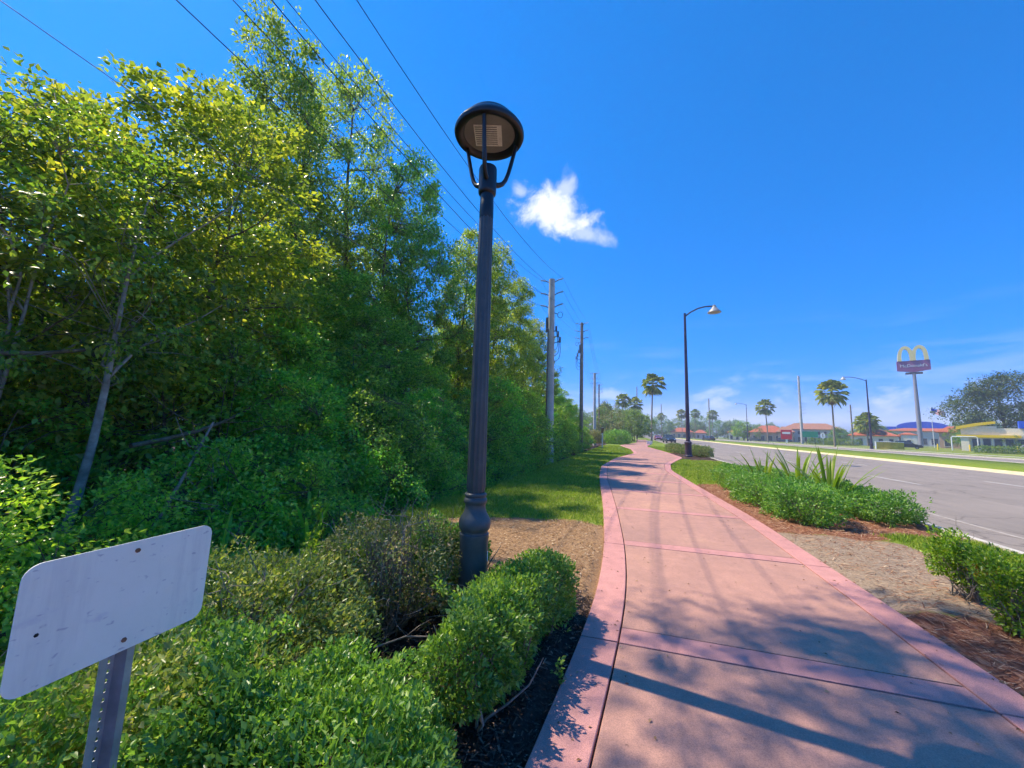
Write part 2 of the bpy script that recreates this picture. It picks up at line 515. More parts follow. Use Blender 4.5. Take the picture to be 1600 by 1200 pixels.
# ================================================================== mesh building
class MB:
    def __init__(self):
        self.v, self.f = [], []

    def add(self, vs, fs):
        b = len(self.v)
        self.v.extend([tuple(p) for p in vs])
        self.f.extend([tuple(b + i for i in f) for f in fs])

    def box(self, x0, x1, y0, y1, z0, z1):
        vs = [(x, y, z) for z in (z0, z1) for y in (y0, y1) for x in (x0, x1)]
        self.add(vs, [(0, 2, 3, 1), (4, 5, 7, 6), (0, 1, 5, 4), (2, 6, 7, 3), (0, 4, 6, 2), (1, 3, 7, 5)])
        return self

    def tube(self, pts, rad, n=8, caps=True, star=None):
        pts = [Vector(p) for p in pts]
        if not isinstance(rad, (list, tuple, np.ndarray)):
            rad = [rad] * len(pts)
        prev = None
        rings = []
        for i, p in enumerate(pts):
            a = pts[max(0, i - 1)]
            b = pts[min(len(pts) - 1, i + 1)]
            t = (b - a)
            t = t.normalized() if t.length > 1e-9 else Vector((0, 0, 1))
            if prev is None:
                ref = Vector((1, 0, 0)) if abs(t.x) < 0.9 else Vector((0, 1, 0))
                nx = (ref - t * ref.dot(t)).normalized()
            else:
                nx = (prev - t * prev.dot(t)).normalized()
            prev = nx
            ny = t.cross(nx)
            ring = []
            for k in range(n):
                an = 2 * math.pi * k / n
                r = rad[i] * (star[k % len(star)] if star else 1)
                ring.append(p + nx * (r * math.cos(an)) + ny * (r * math.sin(an)))
            rings.append(ring)
        vs = [q for r_ in rings for q in r_]
        fs = []
        for i in range(len(pts) - 1):
            for k in range(n):
                k2 = (k + 1) % n
                fs.append((i * n + k, i * n + k2, (i + 1) * n + k2, (i + 1) * n + k))
        if caps:
            fs.append(tuple(reversed(range(n))))
            fs.append(tuple((len(pts) - 1) * n + k for k in range(n)))
        self.add(vs, fs)
        return self

    def lathe(self, prof, n=24, c=(0, 0, 0), caps=True):
        vs, fs = [], []
        for (r, z) in prof:
            for k in range(n):
                an = 2 * math.pi * k / n
                vs.append((c[0] + r * math.cos(an), c[1] + r * math.sin(an), c[2] + z))
        for i in range(len(prof) - 1):
            for k in range(n):
                k2 = (k + 1) % n
                fs.append((i * n + k, i * n + k2, (i + 1) * n + k2, (i + 1) * n + k))
        if caps:
            if prof[0][0] > 1e-6:
                fs.append(tuple(reversed(range(n))))
            if prof[-1][0] > 1e-6:
                fs.append(tuple((len(prof) - 1) * n + k for k in range(n)))
        self.add(vs, fs)
        return self

    def prism(self, poly, axis, a, b):
        """extrude a 2-D polygon along axis 0/1/2 from a to b"""
        n = len(poly)

        def P(q, t):
            if axis == 0:
                return (t, q[0], q[1])
            if axis == 1:
                return (q[0], t, q[1])
            return (q[0], q[1], t)
        vs = [P(q, a) for q in poly] + [P(q, b) for q in poly]
        fs = [tuple(range(n)), tuple(reversed(range(n, 2 * n)))]
        for i in range(n):
            j = (i + 1) % n
            fs.append((i, i + n, j + n, j))
        self.add(vs, fs)
        return self

    def mesh(self, name, material, smooth=False):
        me = bpy.data.meshes.new(name)
        me.from_pydata(self.v, [], self.f)
        me.materials.append(material)
        if smooth:
            me.shade_smooth() if smooth is True else me.shade_smooth()
            if smooth != 'all':
                me.set_sharp_from_angle(angle=R(40))
        me.update()
        return me

    def build(self, name, material, parent=None, smooth=False, fixn=True):
        me = self.mesh(name, material, smooth)
        return link(name, me, parent)


def link(name, me, parent=None):
    o = bpy.data.objects.new(name, me)
    COL.objects.link(o)
    if parent is not None:
        o.parent = parent
    return o


def tag(o, label, cat, group=None):
    o['label'] = label
    o['category'] = cat
    if group:
        o['group'] = group
    return o


def empty(name, loc=(0, 0, 0), rz=0.0):
    o = bpy.data.objects.new(name, None)
    o.empty_display_size = 0.2
    COL.objects.link(o)
    o.location = loc
    o.rotation_euler = (0, 0, rz)
    return o


def structure(o):
    o['kind'] = 'structure'
    return o


def stuff(o):
    o['kind'] = 'stuff'
    return o


def tri_mesh(name, verts, tris, material):
    me = bpy.data.meshes.new(name)
    nv, nt_ = len(verts), len(tris)
    me.vertices.add(nv)
    me.vertices.foreach_set('co', np.asarray(verts, np.float32).ravel())
    me.loops.add(nt_ * 3)
    me.loops.foreach_set('vertex_index', np.asarray(tris, np.int32).ravel())
    me.polygons.add(nt_)
    me.polygons.foreach_set('loop_start', np.arange(nt_, dtype=np.int32) * 3)
    me.polygons.foreach_set('loop_total', np.full(nt_, 3, np.int32))
    me.materials.append(material)
    me.update(calc_edges=True)
    return me


def unit(a):
    return a / np.maximum(np.linalg.norm(a, axis=1, keepdims=True), 1e-9)


def leaf_arrays(C, A, Nn, L, W, fold=0.18):
    """folded kite leaves: C base points, A axis, Nn rough normal, L length, W width"""
    A = unit(A)
    S = unit(np.cross(A, Nn))
    Nn = np.cross(S, A)
    L = np.broadcast_to(L, (len(C),))[:, None]
    W = np.broadcast_to(W, (len(C),))[:, None]
    mid = C + A * L * 0.42
    v = np.stack([C, mid + S * W * 0.5 + Nn * L * fold * 0.5, C + A * L - Nn * L * 0.08, mid - S * W * 0.5 + Nn * L * fold * 0.5], 1).reshape(-1, 3)
    i = np.arange(len(C))[:, None] * 4
    t = np.concatenate([i + np.array([[0, 3, 2]]), i + np.array([[0, 2, 1]])], 0)
    return v, t


def lumps(rs, k=10, f=(0.8, 2.5)):
    W_ = rs.normal(size=(k, 3)) * rs.uniform(f[0], f[1], size=(k, 1))
    ph = rs.uniform(0, 6.28, k)

    def fn(P):
        return np.sin(P @ W_.T + ph).mean(1) * math.sqrt(k) * 0.6
    return fn


# ================================================================== path outline
_Y = np.arange(-14, 118.01, 0.1)


def _edge(pts):
    ys = [p[1] for p in pts]
    xs = [p[0] for p in pts]
    e = np.interp(_Y, ys, xs)
    k = np.hanning(31)
    k /= k.sum()
    ep = np.pad(e, 15, mode='edge')
    return np.convolve(ep, k, 'valid')


_EL = _edge([(-1.5, -14), (-1.0, -5), (-0.72, -1), (-0.56, 1), (-0.48, 1.9), (-0.40, 3.0), (-0.345, 3.9), (-0.40, 5.6), (-0.64, 8.5), (-1.18, 13.9),
             (-1.48, 18.5), (-1.15, 24.7), (-0.05, 32.4), (-0.35, 40.2), (-1.85, 51.8), (-1.2, 60), (0.2, 70), (0.6, 85), (0.2, 118)])
_ER = _edge([(1.7, -14), (2.0, -5), (2.16, -1), (2.2, 2), (2.22, 4.2), (2.19, 6.1), (2.13, 8.5), (1.85, 12.3), (1.5, 18.1), (1.76, 22.0),
             (3.12, 28.9), (2.63, 37.5), (1.5, 50), (1.6, 55), (2.9, 69.8), (3.2, 85), (2.8, 118)])


def EL(y):
    return np.interp(y, _Y, _EL)


def ER(y):
    return np.interp(y, _Y, _ER)


# ================================================================== ground
KERB_X = 5.05
FAR_X = 20.0


def ground_z(X, Y):
    X = np.asarray(X, float)
    Y = np.asarray(Y, float)
    t = np.clip((-3.45 - X) / 1.7, 0, 1)
    z = -0.55 * t * t * (3 - 2 * t)
    bump = 0.014 * np.sin(X * 3.1 + Y * 1.3) * np.sin(Y * 2.3 - X * 1.7) + 0.010 * np.sin(X * 7.3 - Y * 5.1)
    onp = ((X > EL(Y) - 0.12) & (X < ER(Y) + 0.12) & (Y < 117))
    z = z + np.where(onp, -0.05, bump - 0.012)
    z = np.where((X > KERB_X - 0.02) & (X < FAR_X + 0.1), -0.17, z)
    z = np.where((X > 30.9) & (X < 39.1), -0.17, z)
    z = np.where((X > 42), z - 0.0, z)
    return z


def build_ground():
    xs = sorted(set([-2500, -600, -200, -80, -40, -25, -15, -10, -8, -7, -6.5] + [round(-6 + 0.18 * i, 3) for i in range(61)] +
                    [KERB_X - 0.03, KERB_X - 0.01, 6, 10, 15, FAR_X + 0.09, FAR_X + 0.12, 25, 30.88, 30.92, 35, 39.08, 39.12, 50, 80, 150, 400, 1000, 2500]))
    ys = sorted(set([-2500, -400, -100, -40, -20, -12, -8] + [round(-5 + 0.22 * i, 3) for i in range(220)] +
                    [44 + 1.0 * i for i in range(78)] + [130, 150, 180, 220, 300, 500, 1000, 2500, 4000]))
    xs, ys = np.array(xs), np.array(ys)
    X, Y = np.meshgrid(xs, ys)
    Z = ground_z(X, Y)
    nx, ny = len(xs), len(ys)
    V = np.stack([X, Y, Z], -1).reshape(-1, 3)
    F = []
    for j in range(ny - 1):
        for i in range(nx - 1):
            a = j * nx + i
            F.append((a, a + 1, a + nx + 1, a + nx))
    me = bpy.data.meshes.new('ground')
    me.from_pydata(V.tolist(), [], F)
    x, y = V[:, 0], V[:, 1]
    z = np.zeros((len(V), 4), np.float32)

    def s(v, a, b):
        t = np.clip((v - a) / (b - a), 0, 1)
        return t * t * (3 - 2 * t)
    left = x < 0.6
    # left bed: bare tan litter, dark mulch near the path
    bed_end = 6.9 - 0.10 * (x + 0.5) ** 2
    inbed = left * (1 - s(y, bed_end - 0.25, bed_end + 0.25)) * s(x, -3.9, -3.3)
    z[:, 1] = inbed
    z[:, 0] = inbed * (1 - s(y, 3.0 + 0.25 * (x + 1), 3.7 + 0.25 * (x + 1)))
    # under the wood: dark leaf mould
    wood = s(-x, 4.0, 4.9)
    z[:, 0] = np.maximum(z[:, 0], wood)
    # right beds
    right = (x > 0.6) & (x < 5.4)
    b1 = right * (1 - s(y, 13.5 + 0.8 * (x - 2.5), 14.6 + 0.8 * (x - 2.5)))
    lawn = s(x, 3.9 - 0.10 * (y - 5), 4.2 - 0.10 * (y - 5)) * (1 - s(y, 7.7, 8.3))
    b1 = b1 * (1 - lawn)
    z[:, 2] = np.maximum(z[:, 2], b1)
    sandm = b1 * s(y, 4.2, 5.0) * (1 - s(y, 7.2, 8.0))
    z[:, 3] = sandm
    z[:, 2] = z[:, 2] * (1 - 0.85 * sandm)
    b2 = right * s(y, 25.5, 27.5) * (1 - s(y, 35.5, 37.5))
    z[:, 0] = np.maximum(z[:, 0], b2 * 0.62)
    z[:, 1] = np.maximum(z[:, 1], b2)
    # bare ground in the lots beyond the far carriageway, dry verge
    lot = s(x, 47, 49) * (1 - s(y, 400, 500))
    z[:, 3] = np.maximum(z[:, 3], lot * 0.42)
    at = me.color_attributes.new('zone', 'FLOAT_COLOR', 'POINT')
    at.data.foreach_set('color', z.ravel())
    me.materials.append(M['soil'])
    me.shade_smooth()
    structure(link('ground', me))


build_ground()


# ================================================================== path: slabs, bands and borders with real joints
def build_path():
    p = structure(empty('path'))
    BW, G = 0.27, 0.006
    joints = [-12.0 + 0.0]
    bands = []                       # (y0,y1) of cross bands
    y = 3.10 - 2.6 * 6
    while y < 112:
        bands.append((y, y + 0.24))
        y += 2.6 + max(0, (y - 30) * 0.012)

    def sheet(name, material, y0, y1, fa, fb, top=0.0, skew=0.06):
        nseg = max(2, int((y1 - y0) / 0.35) + 1)
        ys = np.linspace(y0, y1, nseg)
        vs, fs = [], []
        b = 0.004
        rows = []
        for j, yy in enumerate(ys):
            xa, xb = float(fa(yy)), float(fb(yy))
            ins = b if j in (0, nseg - 1) else 0
            ytop = yy + (ins if j == 0 else -ins)
            sk = skew
            rows.append([(xa, yy + sk * xa, top - 0.05), (xa, yy + sk * xa, top - b), (xa + b, ytop + sk * xa, top),
                         (xb - b, ytop + sk * xb, top), (xb, yy + sk * xb, top - b), (xb, yy + sk * xb, top - 0.05)])
        for r_ in rows:
            vs.extend(r_)
        for j in range(nseg - 1):
            for i in range(5):
                a = j * 6 + i
                fs.append((a, a + 1, a + 7, a + 6))
        fs.append(tuple(range(5, -1, -1)))
        fs.append(tuple((nseg - 1) * 6 + i for i in range(6)))
        mb = MB()
        mb.add(vs, [tuple(reversed(f)) for f in fs])
        return mb.build(name, material, p)
    skew = 0.0
    for k, (a, b) in enumerate(bands):
        nxt = bands[k + 1][0] if k + 1 < len(bands) else b + 2.4
        sheet('cross_band', M['band'], a + G, b - G, lambda t: EL(t) + BW + G, lambda t: ER(t) - BW - G, 0.0, skew)
        sheet('slab', M['slab'], b + G, nxt - G, lambda t: EL(t) + BW + G, lambda t: ER(t) - BW - G, -0.002, skew)
        sheet('border', M['band'], a + G, nxt - G, EL, lambda t: EL(t) + BW - G, 0.001, skew)
        sheet('border', M['band'], a + G, nxt - G, lambda t: ER(t) - BW + G, ER, 0.001, skew)
    # dark sub-base seen in the joints
    ys = np.arange(-12.4, 112, 0.5)
    vs = []
    for yy in ys:
        vs += [(float(EL(yy)) + 0.01, yy, -0.024), (float(ER(yy)) - 0.01, yy, -0.024)]
    mb = MB()
    mb.add(vs, [(2 * i, 2 * i + 1, 2 * i + 3, 2 * i + 2) for i in range(len(ys) - 1)])
    mb.build('sub_base', M['bed'], p)


build_path()


# ================================================================== roads and kerbs
def build_roads():
    mb = MB()
    n = 80
    ys = np.linspace(-60, 900, n)
    vs = []
    for yy in ys:
        vs += [(KERB_X + 0.12, yy, -0.10), (FAR_X - 0.05, yy, -0.10)]
    mb.add(vs, [(2 * i, 2 * i + 1, 2 * i + 3, 2 * i + 2) for i in range(n - 1)])
    road = structure(mb.build('road', M['asphalt']))
    # markings: each dash its own piece
    for X, solid in ((6.35, True), (10.3, False), (14.3, False), (19.35, True)):
        if solid:
            MB().box(X - 0.035, X + 0.035, -40, 600, -0.099, -0.095).build('edge_line', M['paint_faint'], road)
        else:
            y = 18.9 - 12.2 * 3
            while y < 330:
                MB().box(X - 0.06, X + 0.06, y, y + 3.3, -0.099, -0.095).build('lane_dash', M['paint'], road)
                y += 12.2
    structure(MB().prism([(KERB_X - 0.02, -0.2), (KERB_X + 0.5, -0.2), (KERB_X + 0.5, -0.094), (KERB_X + 0.16, -0.092), (KERB_X + 0.12, 0.015), (KERB_X - 0.02, 0.025)], 1, -60, 900)
              .build('kerb', M['kerb']))
    structure(MB().prism([(FAR_X - 0.55, -0.2), (FAR_X + 0.2, -0.2), (FAR_X + 0.2, 0.03), (FAR_X, 0.03), (FAR_X - 0.05, -0.085), (FAR_X - 0.55, -0.092)], 1, -60, 900)
              .build('kerb_far', M['kerb_yellow']))
    r2 = MB()
    r2.add([(31, -60, -0.10), (39, -60, -0.10), (39, 900, -0.10), (31, 900, -0.10)], [(0, 1, 2, 3)])
    structure(r2.build('road_far', M['asphalt']))
    structure(MB().box(30.7, 31.02, -60, 900, -0.2, 0.04).build('kerb_far_median', M['kerb']))
    structure(MB().box(38.98, 39.3, -60, 900, -0.2, 0.04).build('kerb_far_verge', M['kerb']))
    sw = MB()
    sw.add([(43.2, -60, 0.015), (45.0, -60, 0.015), (45.0, 900, 0.015), (43.2, 900, 0.015)], [(0, 1, 2, 3)])
    structure(sw.build('sidewalk_far', M['kerb']))


build_roads()


# ================================================================== ground cover (uncountable)
def scatter_chips():
    def wedges(P, yaw, L, W, T, tilt):
        d = np.stack([np.cos(yaw), np.sin(yaw), tilt], 1)
        s_ = np.stack([-np.sin(yaw), np.cos(yaw), np.zeros_like(yaw)], 1)
        u_ = np.array([[0, 0, 1.0]])
        L, W, T = L[:, None], W[:, None], T[:, None]
        a = P - d * L / 2 - s_ * W / 2
        b = P + d * L / 2 - s_ * W / 2 * 0.6
        c = P + d * L / 2 + s_ * W / 2 * 0.6
        e = P - d * L / 2 + s_ * W / 2
        top = P + u_ * T
        v = np.stack([a, b, c, e, top], 1).reshape(-1, 3)
        i = np.arange(len(P))[:, None] * 5
        t = np.concatenate([i + np.array([[0, 1, 4]]), i + np.array([[1, 2, 4]]), i + np.array([[2, 3, 4]]), i + np.array([[3, 0, 4]])], 0)
        return v, t
    rs = np.random.default_rng(3)
    # dark mulch strip beside the path
    n = 15000
    y = rs.uniform(0.2, 3.9, n)
    x = EL(y) - 0.015 - np.abs(rs.normal(0, 0.75, n)) ** 1.0
    keep = (x > -3.3)
    x, y = x[keep], y[keep]
    P = np.stack([x, y, ground_z(x, y) + rs.uniform(0.0, 0.022, len(x))], 1)
    v, t = wedges(P, rs.uniform(0, 6.28, len(x)), rs.uniform(0.018, 0.065, len(x)), rs.uniform(0.004, 0.012, len(x)), rs.uniform(0.003, 0.008, len(x)), rs.normal(0, 0.3, len(x)))
    stuff(link('mulch_chips', tri_mesh('mulch_chips', v, t, M['chips'])))
    # dry litter on the bare patch behind the lamp
    n = 9000
    y = rs.uniform(2.9, 6.9, n)
    x = rs.uniform(-3.4, -0.45, n)
    keep = (x < EL(y) - 0.03) & (y < 6.9 - 0.10 * (x + 0.5) ** 2)
    x, y = x[keep], y[keep]
    P = np.stack([x, y, ground_z(x, y) + rs.uniform(0.0, 0.012, len(x))], 1)
    v, t = wedges(P, rs.uniform(0, 6.28, len(x)), rs.uniform(0.015, 0.07, len(x)), rs.uniform(0.003, 0.012, len(x)), rs.uniform(0.002, 0.006, len(x)), rs.normal(0, 0.2, len(x)))
    stuff(link('leaf_litter', tri_mesh('leaf_litter', v, t, M['litter'])))
    # red pine straw on the right bed
    n = 22000
    y = rs.uniform(2.2, 15.5, n)
    x = ER(y) + 0.02 + rs.uniform(0, 1, n) * 2.9
    lawn = (x > 4.0 - 0.10 * (y - 5)) & (y < 8.0)
    sandy = (y > 4.6) & (y < 7.6) & (rs.uniform(size=n) < 0.6)
    keep = (x < KERB_X - 0.08) & ~lawn & ~sandy & (y < 13.8 + 0.8 * (x - 2.5))
    x, y = x[keep], y[keep]
    P = np.stack([x, y, ground_z(x, y) + rs.uniform(0.0, 0.018, len(x))], 1)
    v, t = wedges(P, rs.normal(0.2, 0.9, len(x)), rs.uniform(0.03, 0.13, len(x)), rs.uniform(0.003, 0.010, len(x)), rs.uniform(0.002, 0.005, len(x)), rs.normal(0, 0.18, len(x)))
    stuff(link('pine_straw', tri_mesh('pine_straw', v, t, M['straw'])))


scatter_chips()


def scatter_leaves():
    rs = np.random.default_rng(44)
    n = 900
    y = rs.uniform(0.8, 22, n)
    u = rs.uniform(0, 1, n)
    u = np.where(rs.uniform(size=n) < 0.7, np.where(rs.uniform(size=n) < 0.6, u ** 3 * 0.35, 1 - u ** 3 * 0.25), u)
    x = EL(y) + (ER(y) - EL(y)) * u
    P = np.stack([x, y, np.full(n, 0.004)], 1)
    A = np.stack([rs.normal(size=n), rs.normal(size=n), np.abs(rs.normal(0, 0.12, n))], 1)
    N_ = np.stack([rs.normal(0, 0.2, n), rs.normal(0, 0.2, n), np.ones(n)], 1)
    Ls = rs.uniform(0.008, 0.035, n)
    v, t = leaf_arrays(P, A, N_, Ls, Ls * rs.uniform(0.25, 0.6, n), 0.3)
    stuff(link('fallen_leaves', tri_mesh('fallen_leaves', v, t, M['litter'])))


scatter_leaves()


def grass_patch(name, n, sampler, hmin, hmax, wid, seed):
    rs = np.random.default_rng(seed)
    x, y = sampler(rs, n)
    z = ground_z(x, y)
    k = len(x)
    dist = np.hypot(x, y)
    yaw = rs.uniform(0, 6.28, k)
    h = rs.uniform(hmin, hmax, k)
    w = wid * np.clip(dist / 8.0, 0.7, 3.0)
    s_ = np.stack([np.cos(yaw), np.sin(yaw), np.zeros(k)], 1) * w[:, None]
    lean = rs.normal(0, 0.55, (k, 2)) * h[:, None]
    B = np.stack([x, y, z], 1)
    mid = B + np.stack([lean[:, 0] * 0.4, lean[:, 1] * 0.4, h * 0.6], 1)
    tip = B + np.stack([lean[:, 0], lean[:, 1], h], 1)
    v = np.stack([B - s_ * 0.5, B + s_ * 0.5, mid + s_ * 0.4, mid - s_ * 0.4, tip], 1).reshape(-1, 3)
    i = np.arange(k)[:, None] * 5
    t = np.concatenate([i + np.array([[0, 1, 2]]), i + np.array([[0, 2, 3]]), i + np.array([[3, 2, 4]])], 0)
    stuff(link(name, tri_mesh(name, v, t, M['grass'])))


def lawn_left(rs, n):
    y = 4.0 + 46 * rs.uniform(size=n) ** 2.0
    x = -4.3 + rs.uniform(size=n) * 4.4
    keep = (x < EL(y) - 0.02 + rs.normal(0, 0.02, n)) & ((y > 6.9 - 0.10 * (x + 0.5) ** 2 + rs.normal(0, 0.12, n)) | (x < -3.3))
    return x[keep], y[keep]


def lawn_bank(rs, n):
    y = rs.uniform(1.5, 8, n)
    x = rs.uniform(-4.4, -3.1, n) + rs.normal(0, 0.1, n)
    return x, y


def lawn_right(rs, n):
    y = 11.0 + 42 * rs.uniform(size=n) ** 1.6
    x = 1.4 + rs.uniform(size=n) * 3.65
    keep = (x > ER(y) + 0.02) & (x < KERB_X - 0.03) & (y > 14.2 + 0.8 * (x - 2.5) + rs.normal(0, 0.3, n)) & ((y < 26.5) | (y > 36.5))
    return x[keep], y[keep]


def lawn_kerb(rs, n):
    y = rs.uniform(2.0, 8.0, n)
    x = rs.uniform(3.6, 5.05, n)
    keep = (x > 4.05 - 0.10 * (y - 5) + rs.normal(0, 0.06, n)) & (x < KERB_X - 0.03)
    return x[keep], y[keep]


grass_patch('lawn_grass', 120000, lawn_left, 0.03, 0.075, 0.009, 11)
grass_patch('bank_grass', 26000, lawn_bank, 0.05, 0.16, 0.009, 12)
grass_patch('verge_grass', 60000, lawn_right, 0.03, 0.07, 0.009, 13)
grass_patch('kerb_grass', 26000, lawn_kerb, 0.03, 0.07, 0.008, 14)


# ================================================================== trees
def tube_fast(mb, pts, r0, r1, n=5):
    mb.tube(pts, list(np.linspace(r0, r1, len(pts))), n, caps=False)


def bend(a, b, rs, k=5, wob=0.12, sag=0.0):
    a, b = np.array(a, float), np.array(b, float)
    t = np.linspace(0, 1, k)[:, None]
    L = np.linalg.norm(b - a)
    w = rs.normal(0, wob * L * 1.3, (1, 3)) * np.sin(t * math.pi) + rs.normal(0, wob * L * 0.7, (1, 3)) * np.sin(t * 2 * math.pi)
    p = a + (b - a) * t + w
    p[:, 2] += sag * L * np.sin(t[:, 0] * math.pi)
    return p


def tree_mesh(key, seed, H, base, rad, nclus, nleaf, leaf, clus, tr, leafmat, barkmat=None, stems=1, shape=0.75, upright=0.5,
              wl=0.62, lumpy=0.35, limbs=9, flat=0.65, twigs=True, lean=None, lb=0.55):
    """returns (trunk mesh, crown mesh): trunk with limbs and twigs, crown of single folded leaves gathered in sprays"""
    rs = np.random.default_rng(seed)
    mb = MB()
    lf = lumps(rs, 9, (0.5, 1.4))
    nodes = []
    for s_ in range(stems):
        ang = rs.uniform(0, 6.28)
        off = 0.0 if stems == 1 else rad * 0.10
        top = (math.cos(ang) * rad * (0.10 if stems == 1 else 0.42), math.sin(ang) * rad * (0.10 if stems == 1 else 0.42), H * (0.9 if s_ == 0 else rs.uniform(0.7, 0.88)))
        tp = bend((math.cos(ang) * off, math.sin(ang) * off, -0.4), top, rs, 9, 0.025)
        rads = tr * (1 - np.linspace(0, 1, 9) ** 0.9 * 0.88) * (1.0 if s_ == 0 else 0.75)
        rads[0] *= 1.35
        mb.tube([tuple(q) for q in tp], list(rads), 9, caps=False)
        for q, r_ in zip(tp, rads):
            if q[2] > base * 0.6:
                nodes.append((q, r_))
        for k in range(limbs):
            f = rs.uniform(0.30, 0.88)
            i = min(int(f * 8), 7)
            st = tp[i] + (tp[i + 1] - tp[i]) * (f * 8 - i)
            if st[2] < base * lb:
                continue
            an = rs.uniform(0, 6.28)
            hz = (st[2] - base) / max(H - base, 0.1)
            ln = rad * rs.uniform(0.55, 0.85) * math.sqrt(max(0.15, 1 - max(hz, 0) ** 2))
            en = st + np.array([math.cos(an) * ln, math.sin(an) * ln, ln * rs.uniform(upright * 0.4, upright * 1.3)])
            lp = bend(st, en, rs, 6, 0.05, 0.04)
            r0 = tr * 0.42 * (1 - 0.6 * f)
            tube_fast(mb, lp, r0, r0 * 0.25, 6)
            for q in lp[1:]:
                nodes.append((q, r0 * 0.5))
    NP = np.array([q for q, _ in nodes])
    # spray centres
    t = rs.uniform(0, 1, nclus * 3)
    an = rs.uniform(0, 6.28, nclus * 3)
    prof = np.sin(np.clip(t, 0.02, 0.985) ** shape * math.pi) ** 0.55
    rr = rs.uniform(0, 1, nclus * 3) ** 0.42
    Pc = np.stack([np.cos(an) * prof * rr * rad, np.sin(an) * prof * rr * rad, base + t * (H - base)], 1)
    k = 1 + lumpy * lf(Pc * (2.2 / rad))
    Pc[:, :2] *= k[:, None]
    Pc[:, 2] += (k - 1) * 0.25 * (H - base) * (t - 0.2)
    w = prof + 0.08
    idx = rs.choice(len(Pc), nclus, replace=False, p=w / w.sum())
    Pc = Pc[idx]
    # twigs from the nearest limb
    if twigs:
        for c in Pc:
            d = np.linalg.norm(NP - c, axis=1) + np.maximum(0, NP[:, 2] - c[2]) * 1.5
            j = int(np.argmin(d))
            tube_fast(mb, bend(NP[j], c, rs, 4, 0.08, 0.03), max(0.006, tr * 0.07), 0.004, 3)
    # leaves
    per = np.maximum(3, rs.normal(nleaf / nclus, nleaf / nclus * 0.45, nclus)).astype(int)
    ci = np.repeat(np.arange(nclus), per)
    n = len(ci)
    cs = clus * rs.uniform(0.6, 1.35, nclus)
    # every spray is a tilted pad of a few shoots
    off = rs.normal(size=(n, 3))
    off = unit(off) * (rs.uniform(0, 1, n) ** 0.45)[:, None]
    off[:, 2] *= flat
    tilt = rs.normal(0, 0.35, (nclus, 2))
    off[:, 2] += (off[:, 0] * tilt[ci, 0] + off[:, 1] * tilt[ci, 1])
    P = Pc[ci] + off * cs[ci][:, None]
    cen = np.array([0, 0, base + (H - base) * 0.45])
    outw = unit(P - cen)
    A = unit(off * 0.8 + outw * 0.5 + rs.normal(0, 0.5, (n, 3)) + np.array([0, 0, -0.35]))
    Nn = unit(rs.normal(0, 0.55, (n, 3)) + np.array([0, 0, 0.9]) + outw * 0.35)
    Ls = leaf * rs.uniform(0.6, 1.3, n)
    v, tr_ = leaf_arrays(P, A, Nn, Ls, Ls * wl)
    if lean:
        def sh(q):
            k_ = max(0.0, q[2] / H) ** 2.5
            return (q[0] + lean[0] * k_, q[1] + lean[1] * k_, q[2])
        mb.v = [sh(q) for q in mb.v]
        kk = np.maximum(0, v[:, 2] / H) ** 2.5
        v = v + np.stack([lean[0] * kk, lean[1] * kk, 0 * kk], 1)
    trunk = mb.mesh(key + '_trunk', barkmat or M['bark'], 'all')
    crown = tri_mesh(key + '_crown', v, tr_, leafmat)
    return trunk, crown


def place_tree(name, meshes, x, y, sc, rz, label, group, z=None, cat='tree'):
    e = empty(name, (x, y, float(ground_z(x, y)) if z is None else z), rz)
    if not isinstance(sc, tuple):
        sc = (sc, sc, sc)
    e.scale = sc
    link('trunk', meshes[0], e)
    link('crown', meshes[1], e)
    return tag(e, label, cat, group)


T = {}
T['maple_a'] = tree_mesh('maple_a', 21, 12.0, 2.2, 2.9, 420, 40000, 0.115, 0.46, 0.15, M['leaf_maple'], lumpy=0.42, flat=0.5)
T['maple_b'] = tree_mesh('maple_b', 22, 12.0, 1.6, 2.7, 420, 40000, 0.115, 0.46, 0.14, M['leaf_maple'], stems=2, lumpy=0.48, flat=0.5)
T['dark_a'] = tree_mesh('dark_a', 23, 12.0, 2.0, 3.0, 460, 48000, 0.11, 0.46, 0.17, M['leaf_dark'], lumpy=0.48, flat=0.5)
T['dark_b'] = tree_mesh('dark_b', 24, 12.0, 1.2, 2.9, 460, 48000, 0.11, 0.46, 0.15, M['leaf_dark'], stems=2, lumpy=0.45, flat=0.5)
T['near'] = tree_mesh('near', 25, 6.4, 1.7, 2.0, 330, 24000, 0.088, 0.32, 0.085, M['leaf_maple'], stems=3, lumpy=0.48, limbs=6, flat=0.5)
T['under_a'] = tree_mesh('under_a', 26, 3.6, 0.1, 1.7, 300, 15000, 0.082, 0.30, 0.045, M['leaf_vine'], stems=3, shape=0.6, lumpy=0.45, limbs=4, flat=0.5)
T['under_b'] = tree_mesh('under_b', 27, 3.0, 0.0, 1.6, 300, 15000, 0.076, 0.28, 0.04, M['leaf_dark'], stems=3, shape=0.55, lumpy=0.48, limbs=4, flat=0.5)
T['scrub'] = tree_mesh('scrub', 28, 1.5, 0.0, 1.0, 160, 8000, 0.058, 0.22, 0.018, M['leaf_vine'], stems=3, shape=0.55, lumpy=0.5, limbs=3)
T['forked'] = tree_mesh('forked', 30, 6.2, 2.9, 1.7, 150, 7000, 0.07, 0.30, 0.07, M['leaf_maple'], M['bark_pale'], stems=3, lumpy=0.45, limbs=4, flat=0.5, upright=1.3)
T['over'] = tree_mesh('over', 29, 15.0, 10.0, 3.0, 170, 11500, 0.10, 0.5, 0.12, M['leaf_maple'], stems=1, lumpy=0.5, limbs=16, upright=0.6, lean=(0.0, 6.8), lb=1.0)

